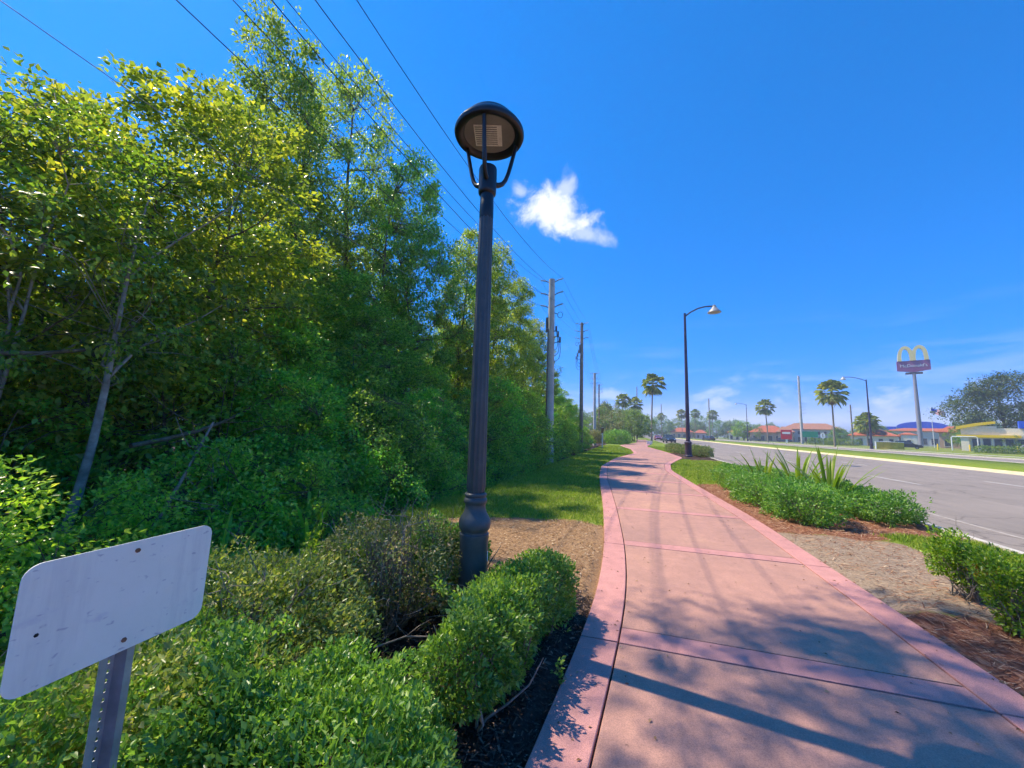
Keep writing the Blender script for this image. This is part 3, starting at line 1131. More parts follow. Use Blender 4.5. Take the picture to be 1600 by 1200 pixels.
# --- trees of the wood, along the bank
G_FRONT = 'trees along the front edge of the roadside wood'
G_BACK = 'trees deep inside the roadside wood'
G_UNDER = 'bushes at the foot of the roadside wood'
front = [
    # kind, x, y, height, widen, label
    ('forked', -6.0, 2.35, 5.5, 1.0, 'pale-barked forked young tree nearest the blank white sign'),
    ('near', -7.3, 2.9, 6.3, 1.0, 'dense bright tree just behind the pale forked trunk'),
    ('near', -7.6, 0.7, 6.0, 1.1, 'bright leafy young tree at the left picture edge behind the sign'),
    ('near', -8.0, 4.7, 8.2, 1.0, 'yellow-green leafy tree just right of the forked pale trunk'),
    ('maple_b', -12.4, 9.5, 16.6, 1.0, 'tall yellow-green maple left of the tallest dark tree'),
    ('dark_a', -12.8, 13.7, 18.8, 1.15, 'tallest dark-leaved tree in the wood left of the lamp post'),
    ('dark_b', -9.0, 13.9, 13.6, 0.85, 'dark round-topped tree whose edge meets the sky beside the lamp head'),
    ('maple_a', -7.8, 17.0, 12.2, 0.80, 'bright yellow-green tree directly behind the lamp post top'),
    ('maple_b', -8.0, 21.2, 13.2, 0.82, 'yellow-green tree right of the lamp post, before the concrete pole'),
    ('dark_a', -8.0, 26.0, 12.8, 0.80, 'dark green tree just left of the large concrete utility pole'),
    ('maple_a', -8.2, 31.0, 11.6, 0.75, 'green tree behind the large concrete utility pole'),
    ('maple_a', -9.4, 7.2, 7.2, 0.80, 'rounded bright green tree in front of the tall maple'),
    ('dark_b', -9.4, 10.8, 7.4, 0.85, 'dark green tree below the tallest crown left of the lamp post'),
    ('dark_b', -7.4, 35.5, 7.4, 0.7, 'low dark tree between the first and second utility poles'),
    ('dark_a', -8.0, 41.0, 6.8, 0.75, 'rounded dark tree behind the second utility pole'),
    ('maple_b', -8.4, 46.0, 6.2, 0.8, 'green tree just past the second utility pole'),
    ('dark_b', -9.0, 55.0, 6.2, 0.8, 'green tree before the third utility pole at the wood end'),
]
for i, (k, x, y, h, wd, lab) in enumerate(front):
    H0 = {'near': 6.4, 'forked': 6.2}.get(k, 12.0)
    s_ = h / H0
    sw_ = s_ * wd if k in ('near', 'forked') else wd
    place_tree('broadleaf_tree', T[k], x, y, (sw_, sw_ * 1.02, s_), 1.7 * i + 0.4, lab, G_FRONT)
place_tree('overhanging_tree', T['over'], -6.9, -1.0, 1.0, 0.0, 'tall thin tree rising out of the top of the picture, upper left', None)
rs = np.random.default_rng(5)
kinds = ['maple_a', 'dark_a', 'maple_b', 'dark_b']
nb = 0
for row, (x0, y0, y1, st, h0) in enumerate([(-12.5, 14, 60, 4.2, 9.5), (-16.5, 16, 62, 5.0, 10.0), (-14.5, -1, 12, 4.5, 6.5)]):
    y = y0
    while y < y1:
        k = kinds[int(rs.integers(0, 4))]
        hh = h0 * rs.uniform(0.85, 1.1) * (0.8 if y > 30 else 1.0)
        wd = rs.uniform(0.8, 1.0)
        place_tree('background_tree', T[k], x0 + rs.uniform(-1, 1), y + rs.uniform(-1, 1), (wd, wd, hh / 12.0), rs.uniform(0, 6.28),
                   'broadleaf tree deep in the wood, seen only through gaps in the front trees', G_BACK)
        y += st
# --- understory
ub = 0
under = [(-5.7, 5.2, 'under_a', 2.9), (-5.6, 7.4, 'under_b', 2.9), (-5.6, 9.8, 'under_a', 3.1), (-5.6, 12.6, 'under_b', 3.2), (-5.6, 15.4, 'under_a', 4.2),
         (-5.8, 18.2, 'under_b', 4.0), (-6.2, 21.0, 'under_a', 4.4), (-6.4, 25.6, 'under_b', 4.0), (-6.4, 29.0, 'under_a', 4.0), (-6.4, 33.0, 'under_b', 3.8),
         (-6.4, 37.5, 'under_a', 3.4), (-6.2, 42.0, 'under_b', 3.2), (-6.0, 47.0, 'under_a', 2.8), (-6.6, 0.0, 'under_b', 3.0), (-6.9, 2.4, 'under_a', 3.0),
         (-6.7, 4.4, 'under_b', 3.6), (-7.6, 6.4, 'under_a', 4.4), (-8.6, 1.0, 'under_b', 3.8), (-8.8, 3.2, 'under_a', 3.8), (-9.6, 5.6, 'under_b', 4.4),
         (-10.2, -0.6, 'under_a', 4.2), (-7.6, 9.4, 'under_b', 4.4), (-7.6, 12.6, 'under_a', 4.4)]
ULAB = ['low leafy bush at the wood edge behind the sign plate', 'bush']
for i, (x, y, k, h) in enumerate(under):
    H0 = 3.6 if k == 'under_a' else 3.0
    s_ = h / H0
    vis = x > -6.5
    if vis:
        lab = 'leafy bush at the foot of the wood, %s counting from the sign' % (
            ['first', 'second', 'third', 'fourth', 'fifth', 'sixth', 'seventh', 'eighth', 'ninth', 'tenth', 'eleventh', 'twelfth', 'thirteenth'][ub])
        ub += 1
    else:
        lab = 'dark bush in the shade behind the front row of the wood'
    place_tree('understory_bush', T[k], x, y, (s_, s_, s_), 2.1 * i, lab, G_UNDER if vis else 'shaded bushes inside the wood', cat='bush')
scr = [(-4.5, 3.3, 1.0), (-4.4, 4.5, 0.85), (-4.6, 6.3, 0.9), (-4.5, 8.3, 0.9), (-4.7, 10.8, 1.0), (-4.8, 13.6, 1.0), (-4.9, 16.8, 1.0), (-5.0, 20.2, 0.9), (-4.2, 2.3, 0.75),
       (-3.9, 1.3, 0.8), (-5.0, 1.0, 1.2)]
for i, (x, y, s_) in enumerate(scr):
    place_tree('scrub_bush', T['scrub'], x, y, s_, 1.3 * i, 'knee-high green weedy scrub along the mown bank, %s from the sign' % (
        ['third', 'fourth', 'fifth', 'sixth', 'seventh', 'eighth', 'ninth', 'tenth', 'second', 'first', 'hindmost'][i]), 'scrub along the bank', cat='bush')


# --- strap-leaved plants in the shade of the wood and lilies in the island bed
def strap_leaf(mb, base, yaw, length, width, lift, droop, rs, seg=7):
    base = np.array(base, float)
    d = np.array([math.cos(yaw), math.sin(yaw), 0])
    s_ = np.array([-math.sin(yaw), math.cos(yaw), 0])
    L_, R_, C_ = [], [], []
    p = base.copy()
    el = lift
    for i in range(seg + 1):
        t = i / seg
        w = width * (0.55 + 1.2 * t) * (1 - t) ** 0.6 if t > 0 else width * 0.55
        w = max(w, 0.002)
        nrm = np.cross(s_, d * math.cos(el) + np.array([0, 0, math.sin(el)]))
        C_.append(p - nrm * w * 0.18)
        L_.append(p + s_ * w * 0.5)
        R_.append(p - s_ * w * 0.5)
        step = length / seg
        p = p + (d * math.cos(el) + np.array([0, 0, math.sin(el)])) * step
        el -= droop / seg * (0.4 + 1.4 * t)
    vs, fs = [], []
    for a, b, c in zip(L_, C_, R_):
        vs += [a, b, c]
    for i in range(seg):
        k = 3 * i
        fs += [(k, k + 1, k + 4, k + 3), (k + 1, k + 2, k + 5, k + 4)]
    mb.add(vs, fs)


def lily(x, y, h, n, label, seed, group, m_='leaf_strap', wid=0.078, name='strap_leaf_plant'):
    rs = np.random.default_rng(seed)
    e = empty(name, (x, y, float(ground_z(x, y))))
    for i in range(n):
        mb = MB()
        yaw = i * 2.4 + rs.uniform(-0.4, 0.4)
        f = i / n
        r0 = 0.04 + 0.10 * f
        strap_leaf(mb, (math.cos(yaw) * r0, math.sin(yaw) * r0, 0), yaw, h * rs.uniform(0.8, 1.15), wid * rs.uniform(0.7, 1.2),
                   R(86 - 34 * f + rs.uniform(-6, 6)), R(rs.uniform(8, 40) + 50 * f * rs.uniform(0.2, 1)), rs)
        mb.build('leaf', M[m_], e, 'all')
    return tag(e, label, 'plant', group)


# ================================================================== clipped shrubs and hedges
def hedge_mesh(key, seed, line, width, height, n, leaf, leafmat, thick=0.40, lump=0.10, z0=0.06, p=2.6, wl=0.5, hvar=None):
    rs = np.random.default_rng(seed)
    line = np.array(line, float)
    lf = lumps(rs, 12, (3.0, 8.0))
    lf2 = lumps(rs, 8, (1.0, 3.0))
    lf3 = lumps(rs, 16, (9.0, 20.0))
    mn = line.min(0) - width / 2 * 1.3
    mx = line.max(0) + width / 2 * 1.3
    out_P, out_N = [], []
    got = 0
    while got < n:
        k = n * 3
        P = np.stack([rs.uniform(mn[0], mx[0], k), rs.uniform(mn[1], mx[1], k), rs.uniform(0.0, height * 1.35, k)], 1)
        best = np.full(k, 1e9)
        vec = np.zeros((k, 2))
        segs = [(line[0], line[0])] if len(line) == 1 else list(zip(line[:-1], line[1:]))
        for a, b in segs:
            ab = b - a
            L2 = ab @ ab
            t = np.clip(((P[:, :2] - a) @ ab) / L2, 0, 1) if L2 > 0 else np.zeros(k)
            q = P[:, :2] - (a + t[:, None] * ab)
            d = np.linalg.norm(q, axis=1)
            s_ = d < best
            best[s_] = d[s_]
            vec[s_] = q[s_]
        hz = height
        zz = (P[:, 2] - z0 - (height - z0) * 0.42)
        f = ((best / (width / 2)) ** p + (np.abs(zz) / ((height - z0) * 0.58)) ** p) ** (1 / p)
        f = f * (1 + lump * lf(P) + lump * 0.8 * lf2(P) + (0.17 + lump * 0.35) * lf3(P))
        prob = np.where(f > 1 - thick, 1.0, 0.10)
        keep = (f < 1) & (rs.uniform(size=k) < prob)
        P, v2, zz = P[keep], vec[keep], zz[keep]
        gx = np.sign(zz) * np.abs(zz / (height * 0.58)) ** (p - 1)
        rad_ = np.linalg.norm(v2, axis=1, keepdims=True)
        gr = (rad_ / (width / 2)) ** (p - 1)
        Nn = np.concatenate([v2 / np.maximum(rad_, 1e-6) * gr, gx[:, None]], 1)
        out_P.append(P)
        out_N.append(unit(Nn + 1e-4))
        got += len(P)
    P = np.concatenate(out_P)[:n]
    Nn = np.concatenate(out_N)[:n]
    A = unit(Nn * 0.7 + rs.normal(0, 0.6, (n, 3)) + np.array([0, 0, 0.35]))
    NN = unit(Nn + rs.normal(0, 0.6, (n, 3)) + np.array([0, 0, 0.5]))
    Ls = leaf * rs.uniform(0.6, 1.35, n)
    v, t = leaf_arrays(P, A, NN, Ls, Ls * wl)
    crown = tri_mesh(key + '_foliage', v, t, leafmat)
    mb = MB()
    ns = max(6, int(10 * max(1, len(line))))
    for i in range(ns):
        u = rs.uniform(0, len(line) - 1) if len(line) > 1 else 0
        j = min(int(u), len(line) - 2) if len(line) > 1 else 0
        c = line[j] + (line[j + 1] - line[j]) * (u - j) if len(line) > 1 else line[0]
        a = np.array([c[0] + rs.normal(0, 0.05), c[1] + rs.normal(0, 0.05), -0.03])
        for q in range(3):
            b = a + np.array([rs.normal(0, width * 0.24), rs.normal(0, width * 0.24), height * rs.uniform(0.6, 0.92)])
            tube_fast(mb, bend(a, b, rs, 5, 0.05), 0.011, 0.003, 4)
    stem = mb.mesh(key + '_stem', M['twig'], 'all')
    return stem, crown


def shrub(name, key, label, group, x, y, line, width, height, n, leaf, lm, seed, **kw):
    st, cr = hedge_mesh(key, seed, line, width, height, n, leaf, M[lm], **kw)
    e = empty(name, (x, y, 0))
    link('stem', st, e)
    link('foliage', cr, e)
    return tag(e, label, 'shrub', group)


G_BED = 'shrubs in the bed around the lamp post'
shrub('hedge_shrub', 'hedge_lamp', 'bright green clipped hedge running beside the lamp post along the path', G_BED, -0.80, 2.65,
      [(0.09, 0.68), (0.05, 0.25), (-0.04, -0.25), (-0.12, -0.68)], 0.46, 0.50, 30000, 0.030, 'leaf_hedge', 31, lump=0.22)
shrub('hedge_shrub', 'hedge_fore', 'bright green bushy shrub at the bottom edge between sign post and mulch', G_BED, -0.98, 1.14,
      [(0.12, 0.05), (-0.16, 0.12)], 0.82, 0.52, 40000, 0.027, 'leaf_hedge', 32, lump=0.36)
lefts = shrub('hedge_shrub', 'hedge_left', 'green shrub below the blank sign plate at the lower left corner', G_BED, -2.10, 0.80,
      [(0.1, -0.4), (0.05, 0.35)], 0.90, 0.54, 36000, 0.029, 'leaf_hedge', 33, lump=0.40)
mids = shrub('hedge_shrub', 'hedge_mid', 'yellowish thinning shrub between the sign plate and the brown twiggy shrub', G_BED, -2.12, 1.72,
      [(0.18, -0.34), (-0.1, 0.3)], 0.90, 0.54, 24000, 0.029, 'leaf_dullgreen', 34, lump=0.42)
dull = shrub('twiggy_shrub', 'hedge_brown', 'brownish half-bare twiggy shrub left of the lamp post base', G_BED, -1.80, 2.72,
             [(-0.12, -0.1), (0.10, 0.12)], 0.78, 0.78, 13000, 0.026, 'leaf_dull', 35, lump=0.15, z0=0.22, thick=0.3)


def bare_twigs(parent, seed, r, h, n, name='bare_twig_tangle'):
    rs = np.random.default_rng(seed)
    mb = MB()
    for i in range(n):
        a = np.array([rs.normal(0, 0.08), rs.normal(0, 0.08), 0.0])
        d = unit(rs.normal(0, 1, (1, 3)) + np.array([[0, 0, 0.7]]))[0]
        d[2] = abs(d[2])
        b = a + np.array([d[0] * r, d[1] * r, max(d[2], 0.25) * h])
        p = bend(a, b, rs, 6, 0.06)
        tube_fast(mb, p, 0.007, 0.002, 4)
        for q in range(5):
            s0 = p[int(rs.integers(2, 6))]
            e0 = s0 + rs.normal(0, 0.12, 3) + (s0 - a) * 0.18
            tube_fast(mb, bend(s0, e0, rs, 4, 0.08), 0.0035, 0.0012, 3)
    mb.build(name, M['twig'], parent, 'all')


bare_twigs(dull, 41, 0.50, 0.80, 60)
bare_twigs(mids, 42, 0.42, 0.62, 34)
bare_twigs(lefts, 43, 0.40, 0.60, 22)
shrub('hedge_shrub', 'hedge_back', 'small green clipped shrub behind the brown twiggy shrub, left of lamp post', G_BED, -1.58, 3.12,
      [(0.0, 0.0), (0.08, 0.1)], 0.52, 0.72, 16000, 0.028, 'leaf_hedge', 36, z0=0.2)
shrub('hedge_shrub', 'hedge_edge', 'thin sunlit shrub on the bank between the sign and the bare patch', G_BED, -2.62, 2.35,
      [(0.1, -0.3), (0.2, 0.3)], 0.7, 0.5, 15000, 0.030, 'leaf_lime', 37, lump=0.2)

# fallen twigs on the mulch
for i, (pts, r_, lab) in enumerate([
    ([(-1.62, 1.95, 0.03), (-1.52, 2.15, 0.17), (-1.38, 2.28, 0.20), (-1.22, 2.38, 0.18), (-1.10, 2.52, 0.22)], 0.007, 'long pale bare branch arching over the mulch by the twiggy shrub'),
    ([(-1.28, 1.72, 0.04), (-1.18, 1.86, 0.13), (-1.08, 1.90, 0.20), (-1.02, 1.86, 0.28)], 0.006, 'short bent dead twig beside the bright green hedge')]):
    mb = MB()
    mb.tube(pts, [r_, r_, r_ * 0.85, r_ * 0.7] + [r_ * 0.5] * (len(pts) - 4), 6)
    for q in range(1, len(pts)):
        a = Vector(pts[q])
        mb.tube([a, a + Vector((0.06, 0.05 * (-1) ** q, 0.05)), a + Vector((0.11, 0.12 * (-1) ** q, 0.07))], [r_ * 0.5, r_ * 0.4, r_ * 0.2], 4)
    tag(mb.build('fallen_branch', M['twig'], None, 'all'), lab, 'branch')

# right island bed
G_ISL = 'clipped hedges around the strap-leaved plants'
for q_, (x_, y_, ln_, w_, h_, lab_) in enumerate([(3.02, 9.05, 0.55, 0.98, 0.62, 'rounded clipped shrub at the near end of the island, beside the path'),
                                                 (2.82, 10.9, 0.7, 0.90, 0.55, 'middle clipped shrub on the path side of the island'),
                                                 (2.86, 13.4, 1.0, 0.92, 0.56, 'far clipped shrub on the path side of the island')]):
    shrub('hedge_shrub', 'isl_left%d' % q_, lab_, G_ISL, x_, y_, [(0.02, -ln_), (-0.04, 0.0), (0.02, ln_)], w_, h_, (15000, 14000, 14000)[q_], 0.045, 'leaf_hedge', 51 + 10 * q_, lump=0.2, p=3.0)
shrub('hedge_shrub', 'isl_right', 'clipped green hedge along the road side of the planted island', G_ISL, 4.42, 11.6,
      [(0.0, -2.4), (0.05, -1.0), (0.02, 0.6), (-0.1, 1.8)], 1.0, 0.50, 32000, 0.046, 'leaf_hedge', 52, lump=0.26)
shrub('hedge_shrub', 'isl_back', 'dark green hedge closing the far end of the planted island', G_ISL, 3.8, 15.6,
      [(-0.5, 0.1), (0.6, -0.4)], 0.8, 0.5, 12000, 0.048, 'leaf_hedge', 53)
lily(3.4, 12.5, 1.2, 22, 'leftmost spiky strap-leaved plant inside the island hedge', 61, 'strap-leaved plants in the island')
lily(3.83, 11.4, 1.34, 24, 'middle spiky strap-leaved plant inside the island hedge', 62, 'strap-leaved plants in the island')
lily(3.98, 10.2, 1.3, 30, 'rightmost and largest strap-leaved plant inside the island hedge', 63, 'strap-leaved plants in the island')
a_ = shrub('loose_shrub', 'rt_a', 'loose green shrub on the straw right of the path', 'loose shrubs by the kerb grass', 3.12, 5.15,
           [(0.0, 0.0), (0.12, 0.05)], 0.36, 0.50, 5200, 0.034, 'leaf_lime', 54, lump=0.45, thick=0.8)
b_ = shrub('loose_shrub', 'rt_b', 'yellow-green shrub at the right picture edge with orange leaves', 'loose shrubs by the kerb grass', 2.98, 4.40,
           [(0.0, 0.0), (0.16, -0.1)], 0.42, 0.46, 7000, 0.034, 'leaf_lime', 55, lump=0.45, thick=0.8)
rs = np.random.default_rng(9)
P = rs.normal(0, 0.035, (50, 3)) + np.array([-0.17, 0.10, 0.43])
v, t = leaf_arrays(P, rs.normal(size=(50, 3)), rs.normal(size=(50, 3)), 0.03, 0.016)
link('orange_leaves', tri_mesh('orange_leaves', v, t, M['leaf_orange']), b_)
for par, sd_ in ((a_, 71), (b_, 72)):
    bare_twigs(par, sd_, 0.15, 0.5, 10)
# far hedge at the foot of the street lamp
shrub('hedge_shrub', 'hedge_street', 'low olive clipped hedge at the foot of the tall street lamp', None, 4.1, 33.2,
      [(0.75, -2.0), (0.35, 0.5), (-0.5, 3.6), (-0.9, 5.4)], 1.1, 0.72, 26000, 0.07, 'leaf_dull', 56, lump=0.09)
shrub('hedge_shrub', 'hedge_farpath', 'rounded dark hedge on the left of the path at its far bend', None, -2.3, 60.0,
      [(-0.4, -1.5), (0.3, 1.5)], 3.0, 1.9, 12000, 0.14, 'leaf_hedge', 57, lump=0.1)
shrub('hedge_shrub', 'hedge_farleft', 'pale grey-green hedge left of the rounded dark hedge', None, -5.2, 62.0,
      [(-1.0, -1.0), (0.8, 1.0)], 2.6, 1.8, 9000, 0.14, 'leaf_dull', 58, lump=0.12)
# shade-loving strap plants at the wood edge
for i, (x, y, h, lab) in enumerate([(-3.95, 4.1, 0.8, 'broad strap-leaved plant in the shade at the wood edge, middle one'),
                                    (-4.1, 5.2, 0.75, 'broad strap-leaved plant in the shade nearest the mown grass'),
                                    (-3.7, 2.75, 0.75, 'yellowing strap-leaved plant just right of the sign plate')]):
    lily(x, y, h, 12, lab, 80 + i, 'strap-leaved plants at the wood edge', 'leaf_vine', 0.07)

# leaning dead stems inside the wood
for i, (a, b, r_, lab) in enumerate([
    ((-4.4, 2.1, -0.4), (-4.6, 3.2, 1.5), 0.028, 'pale leaning dead stem behind the blank sign plate'),
    ((-5.6, 3.0, 1.2), (-6.0, 5.4, 2.2), 0.03, 'dark broken branch lying across the trunks left of centre'),
    ((-5.6, 1.3, 1.9), (-5.9, 3.2, 2.6), 0.035, 'thick dark fallen limb crossing at the left picture edge')]):
    mb = MB()
    rs = np.random.default_rng(90 + i)
    pp = bend(a, b, rs, 8, 0.03)
    tube_fast(mb, pp, r_, r_ * 0.4, 7)
    for q in range(8):
        s0 = pp[int(rs.integers(2, 8))]
        tube_fast(mb, bend(s0, s0 + rs.normal(0, 0.3, 3) + np.array([0.1, 0.1, -0.1]), rs, 4, 0.1), r_ * 0.25, 0.003, 4)
    tag(mb.build('dead_branch', M['bark'] if i else M['twig'], None, 'all'), lab, 'branch')


# ================================================================== pedestrian lamp post
def build_lamp():
    e = empty('lamp_post', (-1.20, 2.90, 0))
    MB().lathe([(0.135, -0.02), (0.135, 0.03), (0.118, 0.05), (0.115, 0.10), (0.110, 0.66), (0.113, 0.675), (0.113, 0.70), (0.104, 0.705), (0.104, 0.72),
                (0.117, 0.735), (0.124, 0.755), (0.126, 0.775), (0.122, 0.80), (0.110, 0.825), (0.092, 0.855), (0.082, 0.885), (0.079, 0.915),
                (0.082, 0.925), (0.090, 0.935), (0.092, 0.95), (0.088, 0.965), (0.080, 0.972), (0.080, 0.98), (0.087, 0.987), (0.087, 1.0), (0.078, 1.008)], 48) \
        .build('base', M['lamp_paint'], e, True)
    star = [1.0, 1.0, 0.93, 0.905, 0.93]
    sh = MB()
    sh.tube([(0, 0, z) for z in (1.0, 1.03, 1.05, 2.2, 3.30, 3.33)], [0.066, 0.070, 0.0755, 0.068, 0.060, 0.057], 60, True, star)
    sh.build('shaft', M['lamp_paint'], e, True)
    MB().lathe([(0.056, 3.30), (0.060, 3.31), (0.060, 3.44), (0.058, 3.445), (0.058, 3.52), (0.068, 3.525), (0.076, 3.535), (0.078, 3.56), (0.078, 3.76), (0.074, 3.775), (0.0, 3.78)], 32) \
        .build('collar', M['lamp_black'], e, True)
    th0 = math.atan2(-0.92, 0.40) - R(12)
    for k in range(3):
        th = th0 + k * R(120)
        d = Vector((math.cos(th), math.sin(th), 0))
        pts = []
        for r_, z in ((0.072, 3.64), (0.10, 3.645), (0.135, 3.665), (0.165, 3.71), (0.19, 3.78), (0.213, 3.87), (0.234, 3.96), (0.256, 4.06), (0.264, 4.12)):
            pts.append(d * r_ + Vector((0, 0, z)))
        mb = MB()
        mb.tube(pts, [0.026, 0.023, 0.020, 0.019, 0.018, 0.018, 0.017, 0.017, 0.017], 10)
        mb.build('yoke_arm', M['lamp_black'], e, True)
    prof = [(0.222, 4.085), (0.226, 4.05), (0.255, 4.018), (0.282, 4.012), (0.300, 4.022), (0.308, 4.045), (0.305, 4.068), (0.290, 4.10), (0.268, 4.135),
            (0.240, 4.172), (0.226, 4.192), (0.224, 4.205), (0.212, 4.222), (0.180, 4.262), (0.140, 4.300), (0.095, 4.330), (0.05, 4.347), (0.022, 4.352)]
    hd = MB().lathe([(r_, 4.065 + (z - 4.012) * 0.78) for r_, z in prof], 56).build('shade', M['lamp_black'], e, True)
    MB().lathe([(0.02, 4.329), (0.024, 4.336), (0.012, 4.343), (0.016, 4.36), (0.013, 4.385), (0.0, 4.405)], 16).build('finial', M['lamp_black'], hd, True)
    ln = MB().lathe([(0.0, 4.097), (0.12, 4.095), (0.2235, 4.097), (0.2235, 4.112), (0.0, 4.114)], 40).build('lens', M['lens'], e, True)
    mb = MB()
    mb.box(-0.13, 0.11, -0.12, 0.12, 4.084, 4.092)
    led = mb.build('light_panel', M['led'], ln)
    led.rotation_euler = (0, 0, R(17))
    for q in range(9):
        b = MB().box(-0.12, 0.07, -0.108 + q * 0.0245, -0.108 + q * 0.0245 + 0.007, 4.0805, 4.0845).build('reflector_rib', M['lens'], ln)
        b.rotation_euler = (0, 0, R(17))
    # sticker and seam strip on the side of the base facing the road
    th = math.atan2(-2.9, 1.2) + R(72)
    for (z0, z1, half, mm, nm) in ((0.50, 0.575, 6, 'sticker', 'sticker'), (0.16, 0.44, 1.6, 'sticker', 'seam_strip')):
        vs = []
        for z in (z0, z1):
            for a in (-half, 0, half):
                rr = 0.1165 - 0.006 * z
                vs.append((math.cos(th + R(a)) * rr, math.sin(th + R(a)) * rr, z))
        mb = MB()
        mb.add(vs, [(0, 1, 4, 3), (1, 2, 5, 4)])
        mb.build(nm, M[mm], e)
    tag(e, 'dark fluted lamp post with dome-shaped head rising beside the path', 'lamp post')


build_lamp()


# ================================================================== blank sign
def build_sign():
    e = empty('sign', (-1.43, 0.795, 0.0), R(4))
    # plate local: normal +X, width along Y
    W_, H_, r_ = 0.4572, 0.3048, 0.035
    zc = 0.995
    poly = []
    for cy_, cz, a0 in ((W_ / 2 - r_, H_ / 2 - r_, 0), (-W_ / 2 + r_, H_ / 2 - r_, 90), (-W_ / 2 + r_, -H_ / 2 + r_, 180), (W_ / 2 - r_, -H_ / 2 + r_, 270)):
        for k in range(7):
            a = R(a0 + 15 * k)
            poly.append((cy_ + r_ * math.cos(a), zc + cz + r_ * math.sin(a)))
    plate = MB().prism(poly, 0, -0.0016, 0.0016).build('plate', M['sign_face'], e)
    for nm, (y, z), mm in (('bolt', (0.005, zc + 0.125), 'rust'), ('bolt', (0.005, zc - 0.122), 'rust'), ('drilled_hole', (-0.185, zc - 0.02), 'hole')):
        mb = MB()
        rr = 0.0065 if nm == 'bolt' else 0.005
        poly = [(y + rr * math.cos(R(60 * k)), z + rr * math.sin(R(60 * k))) for k in range(6)]
        mb.prism(poly, 0, 0.0012, 0.006 if nm == 'bolt' else 0.0022)
        mb.build(nm, M[mm], plate)
    # U-channel post behind the plate, open towards the viewer, web with punched holes
    post = MB()
    z0, z1 = -0.1, zc + 0.14
    T_ = 0.003
    for s_ in (-1, 1):
        post.box(-0.0055, -0.0025, min(s_ * 0.022, s_ * 0.041), max(s_ * 0.022, s_ * 0.041), z0, z1)
        post.prism([(-0.0055, s_ * 0.0225), (-0.0025, s_ * 0.0215), (-0.0345, s_ * 0.0135), (-0.0365, s_ * 0.0165)], 2, z0, z1)
        post.box(-0.037, -0.034, min(s_ * 0.0048, s_ * 0.0150), max(s_ * 0.0048, s_ * 0.0150), z0, z1)
    z = z0
    while z < z1:
        post.box(-0.0369, -0.0341, -0.0048, 0.0048, z, min(z + 0.0155, z1))
        z += 0.0254
    post.build('post', M['galv'], e)
    e.rotation_euler = (R(0.0), R(1.5), R(4))
    tag(e, 'blank worn white metal sign plate on a galvanised channel post', 'sign')


build_sign()


# ================================================================== utility poles and wires
def insulator(mb, p, d, L=0.28, r=0.05):
    p = Vector(p)
    d = Vector(d).normalized()
    pts, rad = [], []
    n = 9
    for i in range(n):
        pts.append(p + d * (L * i / (n - 1)))
        rad.append(r if i % 2 else r * 0.55)
    mb.tube(pts, rad, 8)


def utility_pole(name, x, y, h, r0, r1, m_, label, group, arms, gear=True, zb=-0.5, arm=0.72, seed=0):
    e = empty(name, (x, y, zb))
    H = h - zb
    MB().tube([(0, 0, -0.3), (0, 0, H * 0.5), (0, 0, H)], [r0, (r0 + r1) / 2, r1], 14).build('pole_shaft', M[m_], e, True)
    for (dz, s_) in arms:
        zz = H - dz
        mb = MB()
        mb.tube([(s_ * r1 * 0.8, 0, zz - 0.10), (s_ * arm * 0.55, 0, zz + 0.02)], [0.035, 0.03], 6)
        mb.build('arm', M['steel_dark'], e)
        mi = MB()
        insulator(mi, (s_ * arm * 0.5, 0, zz + 0.02), (s_, 0, 0.22), arm * 0.5, 0.055)
        mi.build('insulator', M['insulator'], e, 'all')
    if gear:
        g = -1 if seed else 1
        for k, dz in enumerate((2.6, 2.95, 3.3)):
            mb = MB()
            mb.tube([(0, 0, H - dz - 0.9), (g * (0.35 + 0.12 * k), -0.15, H - dz - 0.75)], 0.025, 6)
            mb.tube([(g * (0.35 + 0.12 * k), -0.15, H - dz - 0.85), (g * (0.35 + 0.12 * k), -0.15, H - dz - 0.5)], [0.06, 0.06], 8)
            mb.build('cutout_switch', M['steel_dark'], e, True)
            mb = MB()
            a = Vector((g * (0.35 + 0.12 * k), -0.15, H - dz - 0.85))
            pts = [a + (Vector((g * 0.05, 0, H - dz - 2.0)) - a) * t + Vector((g * 0.22 * math.sin(t * 3.14), 0, -0.35 * math.sin(t * 3.14))) for t in np.linspace(0, 1, 8)]
            mb.tube(pts, 0.018, 5)
            mb.build('jumper_cable', M['wire'], e, 'all')
        mb = MB()
        pts = [Vector((g * (0.55 + 0.16 * math.sin(t)), 0, H - 2.35 + 0.2 * math.cos(t))) for t in np.linspace(0, 6.28, 12)]
        mb.tube(pts, 0.016, 5)
        mb.tube([(g * r1, 0, H - 2.2), (g * 0.42, 0, H - 2.3)], 0.025, 6)
        mb.build('cable_loop', M['wire'], e, 'all')
        MB().box(-r1 * 1.7 * 1, -r1 * 0.7, -0.12, 0.12, H - 3.4, H - 2.5).build('switch_box', M['steel_dark'], e)
        MB().tube([(-r0 * 0.8, -r0 * 0.75, 0), (-r1 * 0.85, -r1 * 0.8, H * 0.72)], 0.04, 6).build('cable_riser', M['steel_dark'], e)
    tag(e, label, 'utility pole', group)
    return e


